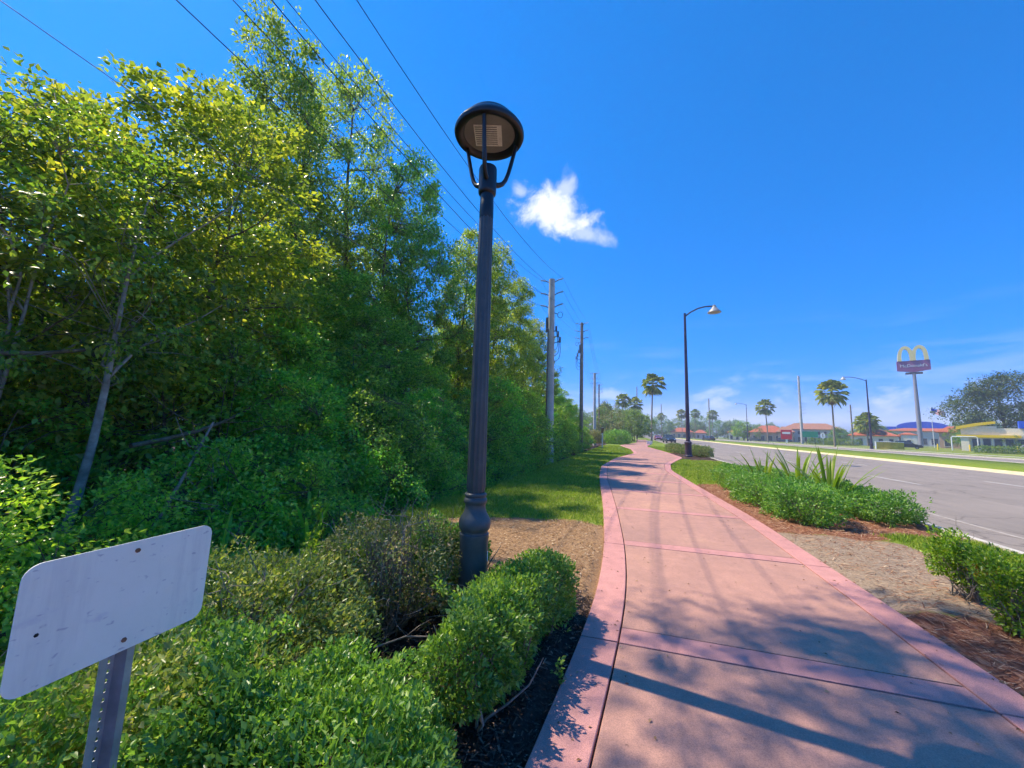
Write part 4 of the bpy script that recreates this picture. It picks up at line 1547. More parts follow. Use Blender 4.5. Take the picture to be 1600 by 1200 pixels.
ARM = [(0.10, 1), (0.10, -1), (0.95, 1), (0.95, -1), (1.75, 1), (1.75, -1)]
GP = 'utility poles along the wood'
P1, P2, P3, P4 = (-4.9, 23.1, 11.1), (-5.6, 42.8, 14.0), (-6.2, 64.4, 11.4), (-6.7, 78.5, 11.2)
P2 = (-5.45, 42.0, 13.6)
utility_pole('utility_pole', *P1[:2], P1[2], 0.26, 0.19, 'pole_concrete', 'thick pale concrete utility pole nearest the camera, beside the wood', GP, ARM)
utility_pole('utility_pole', *P2[:2], P2[2], 0.20, 0.16, 'pole_wood', 'second utility pole along the wood, brown and thinner', GP, ARM, seed=1)
utility_pole('utility_pole', *P3[:2], P3[2], 0.26, 0.20, 'pole_concrete', 'third utility pole along the wood, pale and far off', GP, ARM, gear=False)
utility_pole('utility_pole', *P4[:2], P4[2], 0.17, 0.13, 'pole_wood', 'farthest thin utility pole beyond the third pole along the wood', GP, ARM, gear=False)


def wire(pts, r_, m_, label, group):
    mb = MB()
    mb.tube(pts, r_, 5, caps=False)
    tag(mb.build('power_line', M[m_], None, 'all'), label, 'power line', group)


def attach(P, dz, s_):
    return Vector((P[0] + s_ * 0.74, P[1], P[2] - dz + 0.12))


def span(a, b, k, n=14):
    return [a + (b - a) * t - Vector((0, 0, k * 4 * t * (1 - t))) for t in np.linspace(0, 1, n)]


lines = [(0.10, 1, 8.25, 4.2, 'topmost right-hand power line crossing above the lamp head'),
         (0.95, 1, 7.35, 3.75, 'second right-hand power line passing left of the lamp head'),
         (1.75, 1, 6.62, 3.0, 'third right-hand power line crossing the dark tree tops'),
         (0.10, -1, 8.75, 4.1, 'topmost left-hand power line, paired with another across the tree tops'),
         (0.95, -1, 7.75, 3.4, 'middle left-hand power line slanting over the tall trees'),
         (1.75, -1, 6.95, 2.8, 'lowest left-hand power line on the pole arms')]
for dz, s_, zm, ym, lab in lines:
    a = attach(P1, dz, s_)
    y0 = -17.0
    k = (a.z - zm) / ((a.y - ym) * (ym - y0))
    pts = [Vector((a.x, y, a.z - k * (a.y - y) * (y - y0))) for y in np.linspace(y0, a.y, 26)]
    b, c, d = attach(P2, dz, s_), attach(P3, dz, s_), attach(P4, dz, s_)
    pts += span(a, b, 0.35)[1:] + span(b, c, 0.4)[1:] + span(c, d, 0.2)[1:]
    wire(pts, 0.008, 'wire', lab, 'power lines on the pole arms')
for (xo, za, zm, ym, lab, m_) in ((0.30, 8.0, 4.65, 4.6, 'pale telephone cable strung low across the foliage', 'wire_light'),):
    a = Vector((P1[0] + xo, P1[1], za))
    y0 = -17.0
    k = (a.z - zm) / ((a.y - ym) * (ym - y0))
    pts = [Vector((a.x, y, a.z - k * (a.y - y) * (y - y0))) for y in np.linspace(y0, a.y, 26)]
    pts += span(a, Vector((P2[0] + 0.25, P2[1], za + 1.2)), 0.35)[1:]
    wire(pts, 0.004, m_, lab, 'telephone cables along the wood')


# ================================================================== street lamps (tall)
def street_lamp(x, y, h, arm_dir, label, arm=2.9, sc=1.0, r0=0.16):
    e = empty('street_lamp', (x, y, 0), arm_dir)
    MB().lathe([(0.30, 0), (0.30, 0.08), (0.24, 0.12), (0.22, 0.9), (0.26, 0.95), (0.26, 1.02), (r0, 1.10), (r0, 1.2)], 20).build('base', M['purple_pole'], e, True)
    MB().tube([(0, 0, 1.1), (0, 0, h * 0.5), (0, 0, h)], [r0, r0 * 0.8, r0 * 0.55], 12).build('pole_shaft', M['purple_pole'], e, True)
    pts = [(0, 0, h - 0.25), (arm * 0.2, 0, h + 0.08), (arm * 0.45, 0, h + 0.36), (arm * 0.7, 0, h + 0.5), (arm, 0, h + 0.52)]
    MB().tube(pts, 0.055, 8).build('arm', M['purple_pole'], e, True)
    MB().lathe([(0.10, 0.10), (0.14, 0.05), (0.12, 0.0), (0.20, -0.12), (0.33, -0.28), (0.46, -0.42), (0.47, -0.47), (0.43, -0.46)], 20, (arm, 0, h + 0.5)) \
        .build('lamp_shade', M['lamp_bell'], e, True)
    MB().lathe([(0.0, -0.50), (0.25, -0.48), (0.42, -0.44), (0.0, -0.43)], 16, (arm, 0, h + 0.5)).build('lens', M['lens'], e, True)
    tag(e, label, 'street lamp', 'tall street lamps with curved arms')


street_lamp(3.68, 30.6, 10.6, R(10), 'tall purple-grey street lamp with curved arm rising from the olive hedge', 2.1, 1.0, 0.15)
street_lamp(39.9, 84.8, 12.4, R(180), 'street lamp on the far verge near the large pylon sign', 3.4)
street_lamp(39.9, 163.5, 13.6, R(180), 'distant street lamp on the far verge before the red-roofed buildings', 3.4)


# ================================================================== palms
def palm_mesh(key, seed, H, lean, rad, nf=46):
    rs = np.random.default_rng(seed)
    mb = MB()
    t = np.linspace(0, 1, 8)
    pts = [(lean * u * u, 0, H * u) for u in t]
    mb.tube(pts, list(0.20 - 0.07 * t), 9, caps=False)
    trunk = mb.mesh(key + '_trunk', M['palm_bark'], 'all')
    V, Tt = [], []
    nb = 0
    top = np.array([0.0, 0.0, 0.0])
    for i in range(nf):
        el = R(85 - 145 * (i / nf) + rs.uniform(-10, 10))
        yaw = i * 2.399 + rs.uniform(-0.2, 0.2)
        d = np.array([math.cos(yaw) * math.cos(el), math.sin(yaw) * math.cos(el), math.sin(el)])
        s_ = np.array([-math.sin(yaw), math.cos(yaw), 0.0])
        n = np.cross(d, s_)
        pl = rad * rs.uniform(0.5, 0.72)
        c = top + d * pl
        # petiole
        V += [top - s_ * 0.03, top + s_ * 0.03, c + s_ * 0.02, c - s_ * 0.02]
        Tt += [(nb, nb + 1, nb + 2), (nb, nb + 2, nb + 3)]
        nb += 4
        ns = 15
        for k in range(ns):
            a = R(-80 + 160 * k / (ns - 1))
            dd = d * math.cos(a) + s_ * math.sin(a)
            ln = rad * 0.52 * (0.7 + 0.3 * math.cos(a)) * rs.uniform(0.8, 1.15)
            mid = c + dd * ln * 0.6 + n * 0.03
            tip = c + dd * ln + np.array([0, 0, -0.40 * ln]) + n * rs.normal(0, 0.05)
            w = np.cross(dd, n) * 0.05 * rad / 1.6
            V += [c, mid + w, tip, mid - w]
            Tt += [(nb, nb + 1, nb + 2), (nb, nb + 2, nb + 3)]
            nb += 4
    crown = tri_mesh(key + '_crown', np.array(V), np.array(Tt), M['leaf_palm'])
    V, Tt, nb = [], [], 0
    for i in range(60):
        yaw = rs.uniform(0, 6.28)
        z = rs.uniform(-0.1, 0.9)
        b0 = top + np.array([0, 0, -z * 1.0])
        d = np.array([math.cos(yaw), math.sin(yaw), 0])
        s_ = np.array([-math.sin(yaw), math.cos(yaw), 0])
        e0 = b0 + d * rs.uniform(0.3, 0.55) * (1 - 0.4 * z) + np.array([0, 0, -rs.uniform(0.6, 1.1)])
        V += [b0 - s_ * 0.05, b0 + s_ * 0.05, e0 + s_ * 0.14, e0 - s_ * 0.14]
        Tt += [(nb, nb + 1, nb + 2), (nb, nb + 2, nb + 3)]
        nb += 4
    skirt = tri_mesh(key + '_skirt', np.array(V), np.array(Tt), M['skirt'])
    return trunk, crown, skirt


PM = [palm_mesh('palm_a', 101, 12.4, 0.5, 2.0), palm_mesh('palm_b', 102, 12.4, -0.3, 2.0, 50)]


def palm(k, x, y, h, rz, label, cr=1.0):
    e = empty('fan_palm', (x, y, 0), rz)
    s_ = (h - 1.5 * cr) / 12.4
    for nm, me in zip(('trunk', 'crown', 'dead_frond_skirt'), PM[k]):
        c_ = link(nm, me, e)
        if nm == 'trunk':
            c_.scale = (1, 1, s_)
        else:
            c_.location = ((0.5, -0.3)[k], 0, 12.4 * s_)
            c_.scale = (cr, cr, cr)
    tag(e, label, 'palm tree', 'tall fan palms along the avenue')


palm(0, 3.55, 89.6, 14.4, 0.4, 'tall fan palm between the path end and the dark car', 1.25)
palm(1, 40.6, 99.7, 13.8, 1.4, 'fan palm nearest the green sign on the far verge', 1.45)
palm(0, 40.6, 143, 13.4, 2.4, 'fan palm with round crown between street lamp and red sign', 1.35)
palm(1, -3.6, 125, 13.6, 3.0, 'left one of two fan palms above the far path end', 1.15)
palm(0, 0.6, 130, 13.0, 4.0, 'right one of two fan palms above the far path end', 1.2)
palm(1, 24.6, 228, 15.2, 5.0, 'fan palm left of the tall street lamp above the red roof', 1.4)
palm(0, 30.2, 222, 15.0, 0.9, 'fan palm just right of the tall street lamp', 1.25)
palm(1, 40.2, 232, 15.2, 1.9, 'fan palm beside the distant thin pole near the dark van', 1.45)
palm(0, 15.2, 240, 13.9, 2.7, 'small fan palm straight above the dark car', 1.1)
palm(1, -9.0, 126, 10.6, 3.7, 'leftmost fan palm, half hidden behind the utility poles', 1.25)
palm(0, 59.5, 128, 8.6, 1.0, 'short palm left of the white red-roofed building', 1.3)
palm(1, 68.5, 148, 8.4, 2.0, 'shaggy short palm before the blue roof', 1.4)

# ================================================================== distant trees
FT = [tree_mesh('far_a', 111, 9.0, 1.2, 4.6, 130, 5200, 0.42, 1.1, 0.25, M['leaf_far'], limbs=6, lumpy=0.35, twigs=False),
      tree_mesh('far_b', 112, 9.0, 0.6, 4.2, 130, 5200, 0.40, 1.0, 0.22, M['leaf_far'], stems=2, limbs=5, lumpy=0.45, twigs=False)]
rs = np.random.default_rng(17)
i = 0
for (x0, x1, y0, h) in ((2, 40, 262, 12.0), (40, 70, 262, 11), (70, 150, 262, 9), (-40, 6, 190, 12), (150, 210, 240, 13)):
    x = x0
    while x < x1:
        s_ = h / 9.0 * rs.uniform(0.75, 1.15)
        place_tree('distant_tree', FT[i % 2], x, y0 + rs.uniform(-12, 12), (s_, s_, s_), rs.uniform(0, 6.28),
                   'distant rounded green tree in the hazy tree line beyond the avenue', 'distant tree line', 0.0)
        x += 5.5 * s_ * rs.uniform(0.8, 1.1)
        i += 1
T['mid'] = tree_mesh('mid', 113, 6.0, 1.2, 3.2, 150, 9000, 0.22, 0.62, 0.13, M['leaf_far'], stems=3, limbs=5)
T['midlime'] = tree_mesh('midlime', 114, 9.0, 1.6, 5.0, 150, 8000, 0.34, 1.0, 0.22, M['leaf_lime'], stems=2, limbs=6, lumpy=0.2)
T['oak'] = tree_mesh('oak', 115, 17.0, 2.8, 10.5, 330, 22000, 0.42, 1.5, 0.5, M['leaf_oak'], limbs=14, lumpy=0.4, shape=0.8)
T['wisp'] = tree_mesh('wisp', 116, 7.0, 1.8, 1.8, 60, 2200, 0.2, 0.5, 0.07, M['leaf_dull'], stems=2, limbs=6, lumpy=0.4)
for (k, x, y, s_, lab) in [('mid', 0.2, 84, 1.05, 'round green garden tree at the far end of the path'),
                           ('midlime', 45.0, 192, 0.95, 'round yellow-green tree left of the distant street lamp'),
                           ('oak', 82.0, 120, 1.05, 'large dark spreading oak at the right picture edge'),
                           ('wisp', -3.2, 72, 0.95, 'thin twiggy tree beside the path bend, left of the round tree'),
                           ('wisp', -5.6, 78, 1.1, 'thin greyish tree right of the far utility poles'),
                           ('wisp', -1.4, 90, 1.05, 'slender pale tree behind the round garden tree'),
                           ('mid', -7.2, 92, 1.2, 'loose green tree behind the far utility poles'),
                           ('mid', -2.6, 104, 1.25, 'loose green tree under the two far palms'),
                           ('mid', 71.5, 112, 0.85, 'small green tree at the foot of the pylon sign'),
                           ('mid', 75.5, 122, 0.95, 'small green tree left of the yellow-banded restaurant'),
                           ('mid', 66.0, 160, 0.9, 'green tree right of the two-storey hotel'),
                           ('mid', 71.0, 101, 0.62, 'little tree standing in front of the restaurant doors'),
                           ('mid', 84.0, 175, 1.2, 'green tree behind the white red-roofed building'),
                           ('wisp', 47.0, 176, 0.9, 'slim tree between street lamp and red-roofed shops')]:
    place_tree('roadside_tree', T[k], x, y, s_, 0.7 * x, lab, None, 0.0)
for i, (x, y, ln, lab) in enumerate([(54, 128, 6, 'dark clipped hedge below the white red-roofed building'), (50.5, 131, 5, 'low hedge with pale flowers behind the green sign'),
                                     (58, 84, 7, 'low grey-green hedge before the restaurant car park'), (66, 83, 7, 'low hedge at the right edge of the restaurant lot')]):
    shrub('hedge_shrub', 'lot_hedge%d' % i, lab, 'hedges along the far lots', x, y, [(-ln / 2, 0.8), (ln / 2, -0.8)], 1.6, 1.1 if i > 1 else 1.7, 3500, 0.2, 'leaf_far', 120 + i)

# ================================================================== far buildings, signs
M['wall_white'] = simple('stucco_white', (0.74, 0.72, 0.68), 0.9, var=0.08)
M['wall_cream'] = simple('stucco_cream', (0.80, 0.72, 0.55), 0.9, var=0.1)
M['wall_tan'] = simple('stucco_tan', (0.46, 0.32, 0.24), 0.9, var=0.12)
M['wall_grey'] = simple('stucco_grey', (0.5, 0.5, 0.5), 0.9, var=0.1)
M['glass'] = simple('window_glass', (0.04, 0.055, 0.075), 0.15, var=0.3, spec=0.6)
M['frame'] = simple('window_frame', (0.55, 0.53, 0.5), 0.6)
M['yellow'] = simple('painted_yellow', (0.80, 0.55, 0.02), 0.5, var=0.06)
M['blue'] = simple('painted_blue', (0.01, 0.09, 0.62), 0.5, var=0.08)
M['signred'] = simple('sign_red', (0.62, 0.02, 0.04), 0.5, var=0.08)
M['signpurple'] = simple('sign_faded_red', (0.26, 0.07, 0.20), 0.5, var=0.12)
M['signgreen'] = simple('sign_green', (0.01, 0.24, 0.14), 0.5, var=0.08)
M['white'] = simple('sign_white', (0.78, 0.78, 0.78), 0.5, var=0.05)
M['arch'] = simple('arch_yellow', (0.86, 0.72, 0.30), 0.4, var=0.04)
M['olive'] = simple('wall_olive_yellow', (0.42, 0.34, 0.05), 0.9, var=0.3, scale=1.2)
M['teal'] = simple('teal_plastic', (0.02, 0.18, 0.20), 0.5)
M['black'] = simple('black_metal', (0.02, 0.02, 0.025), 0.5)


def tile(nt):
    w = nt.nodes.new('ShaderNodeTexWave')
    w.inputs['Scale'].default_value = 3.2
    w.inputs['Distortion'].default_value = 1.0
    tc = nt.nodes.new('ShaderNodeTexCoord')
    nt.links.new(tc.outputs['Object'], w.inputs['Vector'])
    n = noise_node(nt, 1.5, 5, 0.6, 'OBJ')
    c = ramp(nt, n, [(0.3, (0.36, 0.10, 0.05)), (0.7, (0.58, 0.17, 0.08))])
    c = mixc(nt, 0.5, c, ramp(nt, w.outputs[1], [(0.2, (0.7, 0.7, 0.7)), (0.8, (1.1, 1.1, 1.1))]), 'MULTIPLY')
    return princ(nt, c, 0.85, 0, 0.3, w.outputs[1], 0.05, 0.5)


M['roof_red'] = mat('roof_tile_red', tile)
M['roof_brown'] = simple('roof_tile_brown', (0.34, 0.16, 0.10), 0.9, var=0.25, scale=2)


def hip_roof(mb, w, d, z, hgt, ov, ridge=0.5):
    x0, x1, y0, y1 = -ov, w + ov, -ov, d + ov
    ym = (y0 + y1) / 2
    ins = min((y1 - y0) / 2, (x1 - x0) * 0.45) * ridge * 1.6
    vs = [(x0, y0, z), (x1, y0, z), (x1, y1, z), (x0, y1, z), (x0 + ins, ym, z + hgt), (x1 - ins, ym, z + hgt),
          (x0, y0, z - 0.18), (x1, y0, z - 0.18), (x1, y1, z - 0.18), (x0, y1, z - 0.18)]
    mb.add(vs, [(0, 1, 5, 4), (1, 2, 5), (2, 3, 4, 5), (3, 0, 4), (9, 8, 7, 6), (6, 7, 1, 0), (7, 8, 2, 1), (8, 9, 3, 2), (9, 6, 0, 3)])


def building(name, label, x, y, rz, w, d, h, wall, roof, rh, wins, ov=0.7, cat='building', flat=False):
    e = empty(name, (x, y, 0), rz)
    MB().box(0, w, 0, d, -0.2, h).build('wall', M[wall], e)
    mb = MB()
    if flat:
        mb.box(-0.2, w + 0.2, -0.2, d + 0.2, h + 0.003, h + rh)
    else:
        hip_roof(mb, w, d, h + 0.183, rh, ov)
    mb.build('roof', M[roof], e)
    for (wx, wz, ww, wh, kind) in wins:
        f = MB()
        t = 0.12
        f.box(wx, wx + ww, -0.08, -0.003, wz, wz + t)
        f.box(wx, wx + ww, -0.08, -0.003, wz + wh - t, wz + wh)
        f.box(wx, wx + t, -0.08, -0.003, wz + t, wz + wh - t)
        f.box(wx + ww - t, wx + ww, -0.08, -0.003, wz + t, wz + wh - t)
        fo = f.build(kind, M['frame'], e)
        MB().box(wx + t, wx + ww - t, -0.035, -0.004, wz + t, wz + wh - t).build('pane', M['glass'], fo)
    return tag(e, label, cat)


def row(x0, x1, n, z, w, h, kind='window'):
    return [(x0 + (x1 - x0) * i / max(1, n - 1), z, w, h, kind) for i in range(n)]


building('shop_building', 'low shops with bright red tiled hip roof left of the red sign', 46.5, 186, R(-12), 13.5, 12, 3.6, 'wall_tan', 'roof_red', 2.9,
         row(0.8, 11.4, 5, 0.2, 1.6, 2.2, 'shopfront'))
building('shop_building', 'small white shop with red roof behind the distant street lamp', 41.2, 200, R(-12), 4.6, 8, 3.4, 'wall_white', 'roof_red', 1.2, row(0.5, 2.8, 2, 0.3, 1.2, 1.9, 'shopfront'))
building('hotel_building', 'two-storey grey hotel with brown tiled roof behind the green sign', 60.0, 192, R(-14), 20.0, 12, 5.3, 'wall_grey', 'roof_brown', 2.6,
         row(0.8, 18.0, 9, 3.2, 1.1, 1.5) + row(0.8, 18.0, 9, 0.3, 1.1, 2.0))
building('hotel_annex', 'reddish porch building between the shops and the hotel', 55.6, 183, R(-14), 5.0, 7, 3.9, 'wall_tan', 'roof_brown', 2.2, row(0.6, 3.2, 2, 0.2, 1.2, 2.2, 'shopfront'))
building('white_building', 'white building with red tiled roof and arched openings', 64.4, 148, R(-24), 10.5, 9, 2.9, 'wall_white', 'roof_red', 1.9,
         row(1.8, 8.6, 4, 0.1, 1.1, 2.1, 'doorway'))
building('white_building', 'gabled white chapel-like front beside the olive panel', 74.6, 143.5, R(-24), 3.4, 5, 3.4, 'wall_white', 'roof_red', 0.6, row(1.2, 1.2, 1, 0.2, 1.0, 1.9, 'doorway'), 0.15)
building('blue_roof_store', 'long low store with grey front under a bright blue oval roof', 97, 196, R(-28), 28, 14, 5.6, 'wall_grey', 'roof_red', 1.2,
         row(1, 24, 9, 0.4, 2.0, 2.6, 'shopfront'))
# blue dome-like canopy on that store
mb = MB()
prof = [(math.cos(a) * 7.6, 9.0 + math.sin(a) * 2.3 - 0.4) for a in np.linspace(-0.25, math.pi + 0.25, 22)]
mb.prism(prof, 1, 0, 3.0)
o = mb.build('roof_canopy', M['blue'])
o.location = (114.5, 206, -0.9)
o.rotation_euler = (0, 0, R(-28))
tag(o, 'bright blue arched roof panel behind the pylon sign', 'roof')
MB_ = MB().box(0, 7, 0, 4, 5.8, 7.6).build('roof_canopy', M['blue'])
MB_.location = (97.5, 205, 0)
MB_.rotation_euler = (0, 0, R(-28))
tag(MB_, 'flat bright blue parapet left of the shaggy palm', 'roof')
building('red_cafe', 'low red-roofed cafe far behind the dark car', 20.0, 238, R(-4), 11, 9, 3.3, 'wall_tan', 'roof_red', 2.4, row(0.6, 8.6, 4, 0.3, 1.6, 2.0, 'shopfront'))
building('red_cafe', 'small red-roofed hut just left of the tall street lamp base', 33.5, 243, R(-4), 5, 7, 3.0, 'wall_grey', 'roof_red', 1.8, row(0.5, 3.2, 2, 0.3, 1.2, 1.8, 'shopfront'))


# restaurant with yellow bands
def restaurant():
    e = empty('restaurant', (64.0, 104.0, 0), R(-32))
    MB().box(0, 12, 0, 9, -0.2, 4.6).build('wall', M['wall_cream'], e)
    MB().box(-0.6, 7.5, -0.6, -0.05, 2.75, 3.25).build('yellow_band', M['yellow'], e)
    arc = [(-0.6, 4.3), (2.0, 5.0), (4.6, 5.5), (4.6, 6.0), (2.0, 5.6), (-0.6, 4.9)]
    MB().prism(arc, 1, -0.5, -0.05).build('yellow_band', M['yellow'], e)
    MB().box(-0.2, 4.7, -0.02, 3, 4.603, 5.0).build('parapet', M['wall_white'], e)
    MB().box(7.4, 9.6, -0.4, 2.6, 4.61, 6.0).build('blue_roof_box', M['blue'], e)
    MB().box(9.2, 11.0, -0.5, -0.01, 0, 5.4).build('pilaster', M['wall_cream'], e)
    MB().box(-0.1, 1.0, -0.4, -0.01, 0, 2.74).build('pilaster', M['wall_cream'], e)
    for i in range(5):
        f = MB().box(1.3 + i * 1.4, 2.5 + i * 1.4, -0.06, -0.003, 0.3, 2.6).build('shopfront', M['frame'], e)
        MB().box(1.42 + i * 1.4, 2.38 + i * 1.4, -0.09, -0.061, 0.42, 2.48).build('pane', M['glass'], f)
    tag(e, 'cream fast-food restaurant with two yellow bands below the oak', 'restaurant')
    for i, (dx, dy) in enumerate(((-3.2, -5.2), (1.0, -6.2), (4.6, -6.5), (6.6, -6.6))):
        p = Matrix.Rotation(R(-32), 3, 'Z') @ Vector((dx, dy, 0)) + Vector((64, 104, 0))
        b = MB().lathe([(0.11, 0), (0.11, 1.15), (0.07, 1.22), (0.0, 1.24)], 12).build('bollard', M['yellow'], None, True)
        b.location = p
        tag(b, 'yellow bollard before the restaurant, %s from the left' % ('first', 'second', 'third', 'fourth')[i], 'bollard', 'yellow bollards')


restaurant()
building('red_cafe', 'small reddish roof between flag and restaurant', 82.6, 142, R(-30), 6, 5, 4.4, 'wall_tan', 'roof_red', 1.6, row(0.8, 3.6, 2, 0.4, 1.4, 2.2, 'shopfront'))


# pylon sign with twin arches
M['pylon_pole'] = simple('pylon_pole_paint', (0.26, 0.26, 0.30), 0.7, var=0.15)


def pylon():
    x, y = 88.3, 160.0
    e = empty('pylon_sign', (x, y, 0), R(-24))
    MB().tube([(0, 0, -0.2), (0, 0, 12), (0, 0, 24)], [0.62, 0.55, 0.42], 16).build('pole_shaft', M['pylon_pole'], e, True)
    poly = [(-3.9, 25.0), (-2.0, 24.7), (0.0, 24.35), (2.0, 24.7), (3.9, 25.0), (3.9, 28.2), (-3.9, 28.2)]
    panel = MB().prism(poly, 1, -0.5, 0.5).build('name_panel', M['signpurple'], e)
    MB().box(-2.0, 2.0, -0.4, 0.4, 23.7, 24.34).build('panel_bracket', M['steel_dark'], e)
    # twin arches
    for s_ in (-1, 1):
        vs, fs = [], []
        n = 20
        for i in range(n + 1):
            a = math.pi * i / n
            zo = 28.205 + 5.0 * math.sin(a) ** 0.75
            zi = 28.205 + 4.1 * math.sin(a) ** 0.75
            xo = s_ * 1.66 - math.cos(a) * 1.95
            xi = s_ * 1.66 - math.cos(a) * 0.98
            for yy in (-0.85, 0.85):
                vs += [(xo, yy + 0.012 * s_, zo), (xi, yy + 0.012 * s_, zi)]
        for i in range(n):
            k = 4 * i
            fs += [(k, k + 1, k + 5, k + 4), (k + 2, k + 6, k + 7, k + 3), (k, k + 4, k + 6, k + 2), (k + 1, k + 3, k + 7, k + 5)]
        mb = MB()
        mb.add(vs, fs)
        mb.build('arch', M['arch'], e)
    cu = bpy.data.curves.new('lettering', 'FONT')
    cu.body = "McDonald's"
    cu.size = 1.35
    cu.align_x = 'CENTER'
    cu.extrude = 0.03
    tmp = bpy.data.objects.new('tmp_text', cu)
    COL.objects.link(tmp)
    dg = bpy.context.evaluated_depsgraph_get()
    me = bpy.data.meshes.new_from_object(tmp.evaluated_get(dg))
    bpy.data.objects.remove(tmp)
    me.materials.clear()
    me.materials.append(M['white'])
    o = link('lettering', me, panel)
    o.rotation_euler = (R(90), 0, 0)
    o.location = (0, -0.54, 26.1)
    tag(e, 'tall pylon sign with twin yellow arches above a faded red panel', 'pylon sign')


pylon()


# flag
def flag():
    e = empty('flagpole', (80.2, 140, 0), R(-25))
    MB().tube([(0, 0, -0.1), (0, 0, 11.4)], [0.09, 0.05], 10).build('pole_shaft', M['white'], e, True)
    cl = empty('flag', (80.2, 140, 0), R(-25))
    n = 12

    def sag(u):
        return -1.15 * u ** 1.1, 0.22 * math.sin(u * 7)
    for k in range(13):
        vs = []
        for i in range(n + 1):
            u = i / n
            dz, dy = sag(u)
            for q in (0, 1):
                vs.append((0.06 + u * 2.6, dy, 11.2 - (k + q) * 0.115 + dz))
        mb = MB()
        mb.add(vs, [(2 * i, 2 * i + 1, 2 * i + 3, 2 * i + 2) for i in range(n)])
        mb.build('stripe', M['signred'] if k % 2 == 0 else M['white'], cl)
    vs = []
    for i in range(6):
        u = i / 5 * 0.42
        dz, dy = sag(u)
        for q in (0, 7):
            vs.append((0.06 + u * 2.6, dy - 0.012, 11.2 - q * 0.115 + dz))
    mb = MB()
    mb.add(vs, [(2 * i, 2 * i + 1, 2 * i + 3, 2 * i + 2) for i in range(5)])
    mb.build('canton', M['blue'], cl)
    tag(cl, 'striped red and white flag with blue canton flying right of the pylon', 'flag')
    tag(e, 'thin white flagpole right of the pylon sign', 'flagpole')


flag()


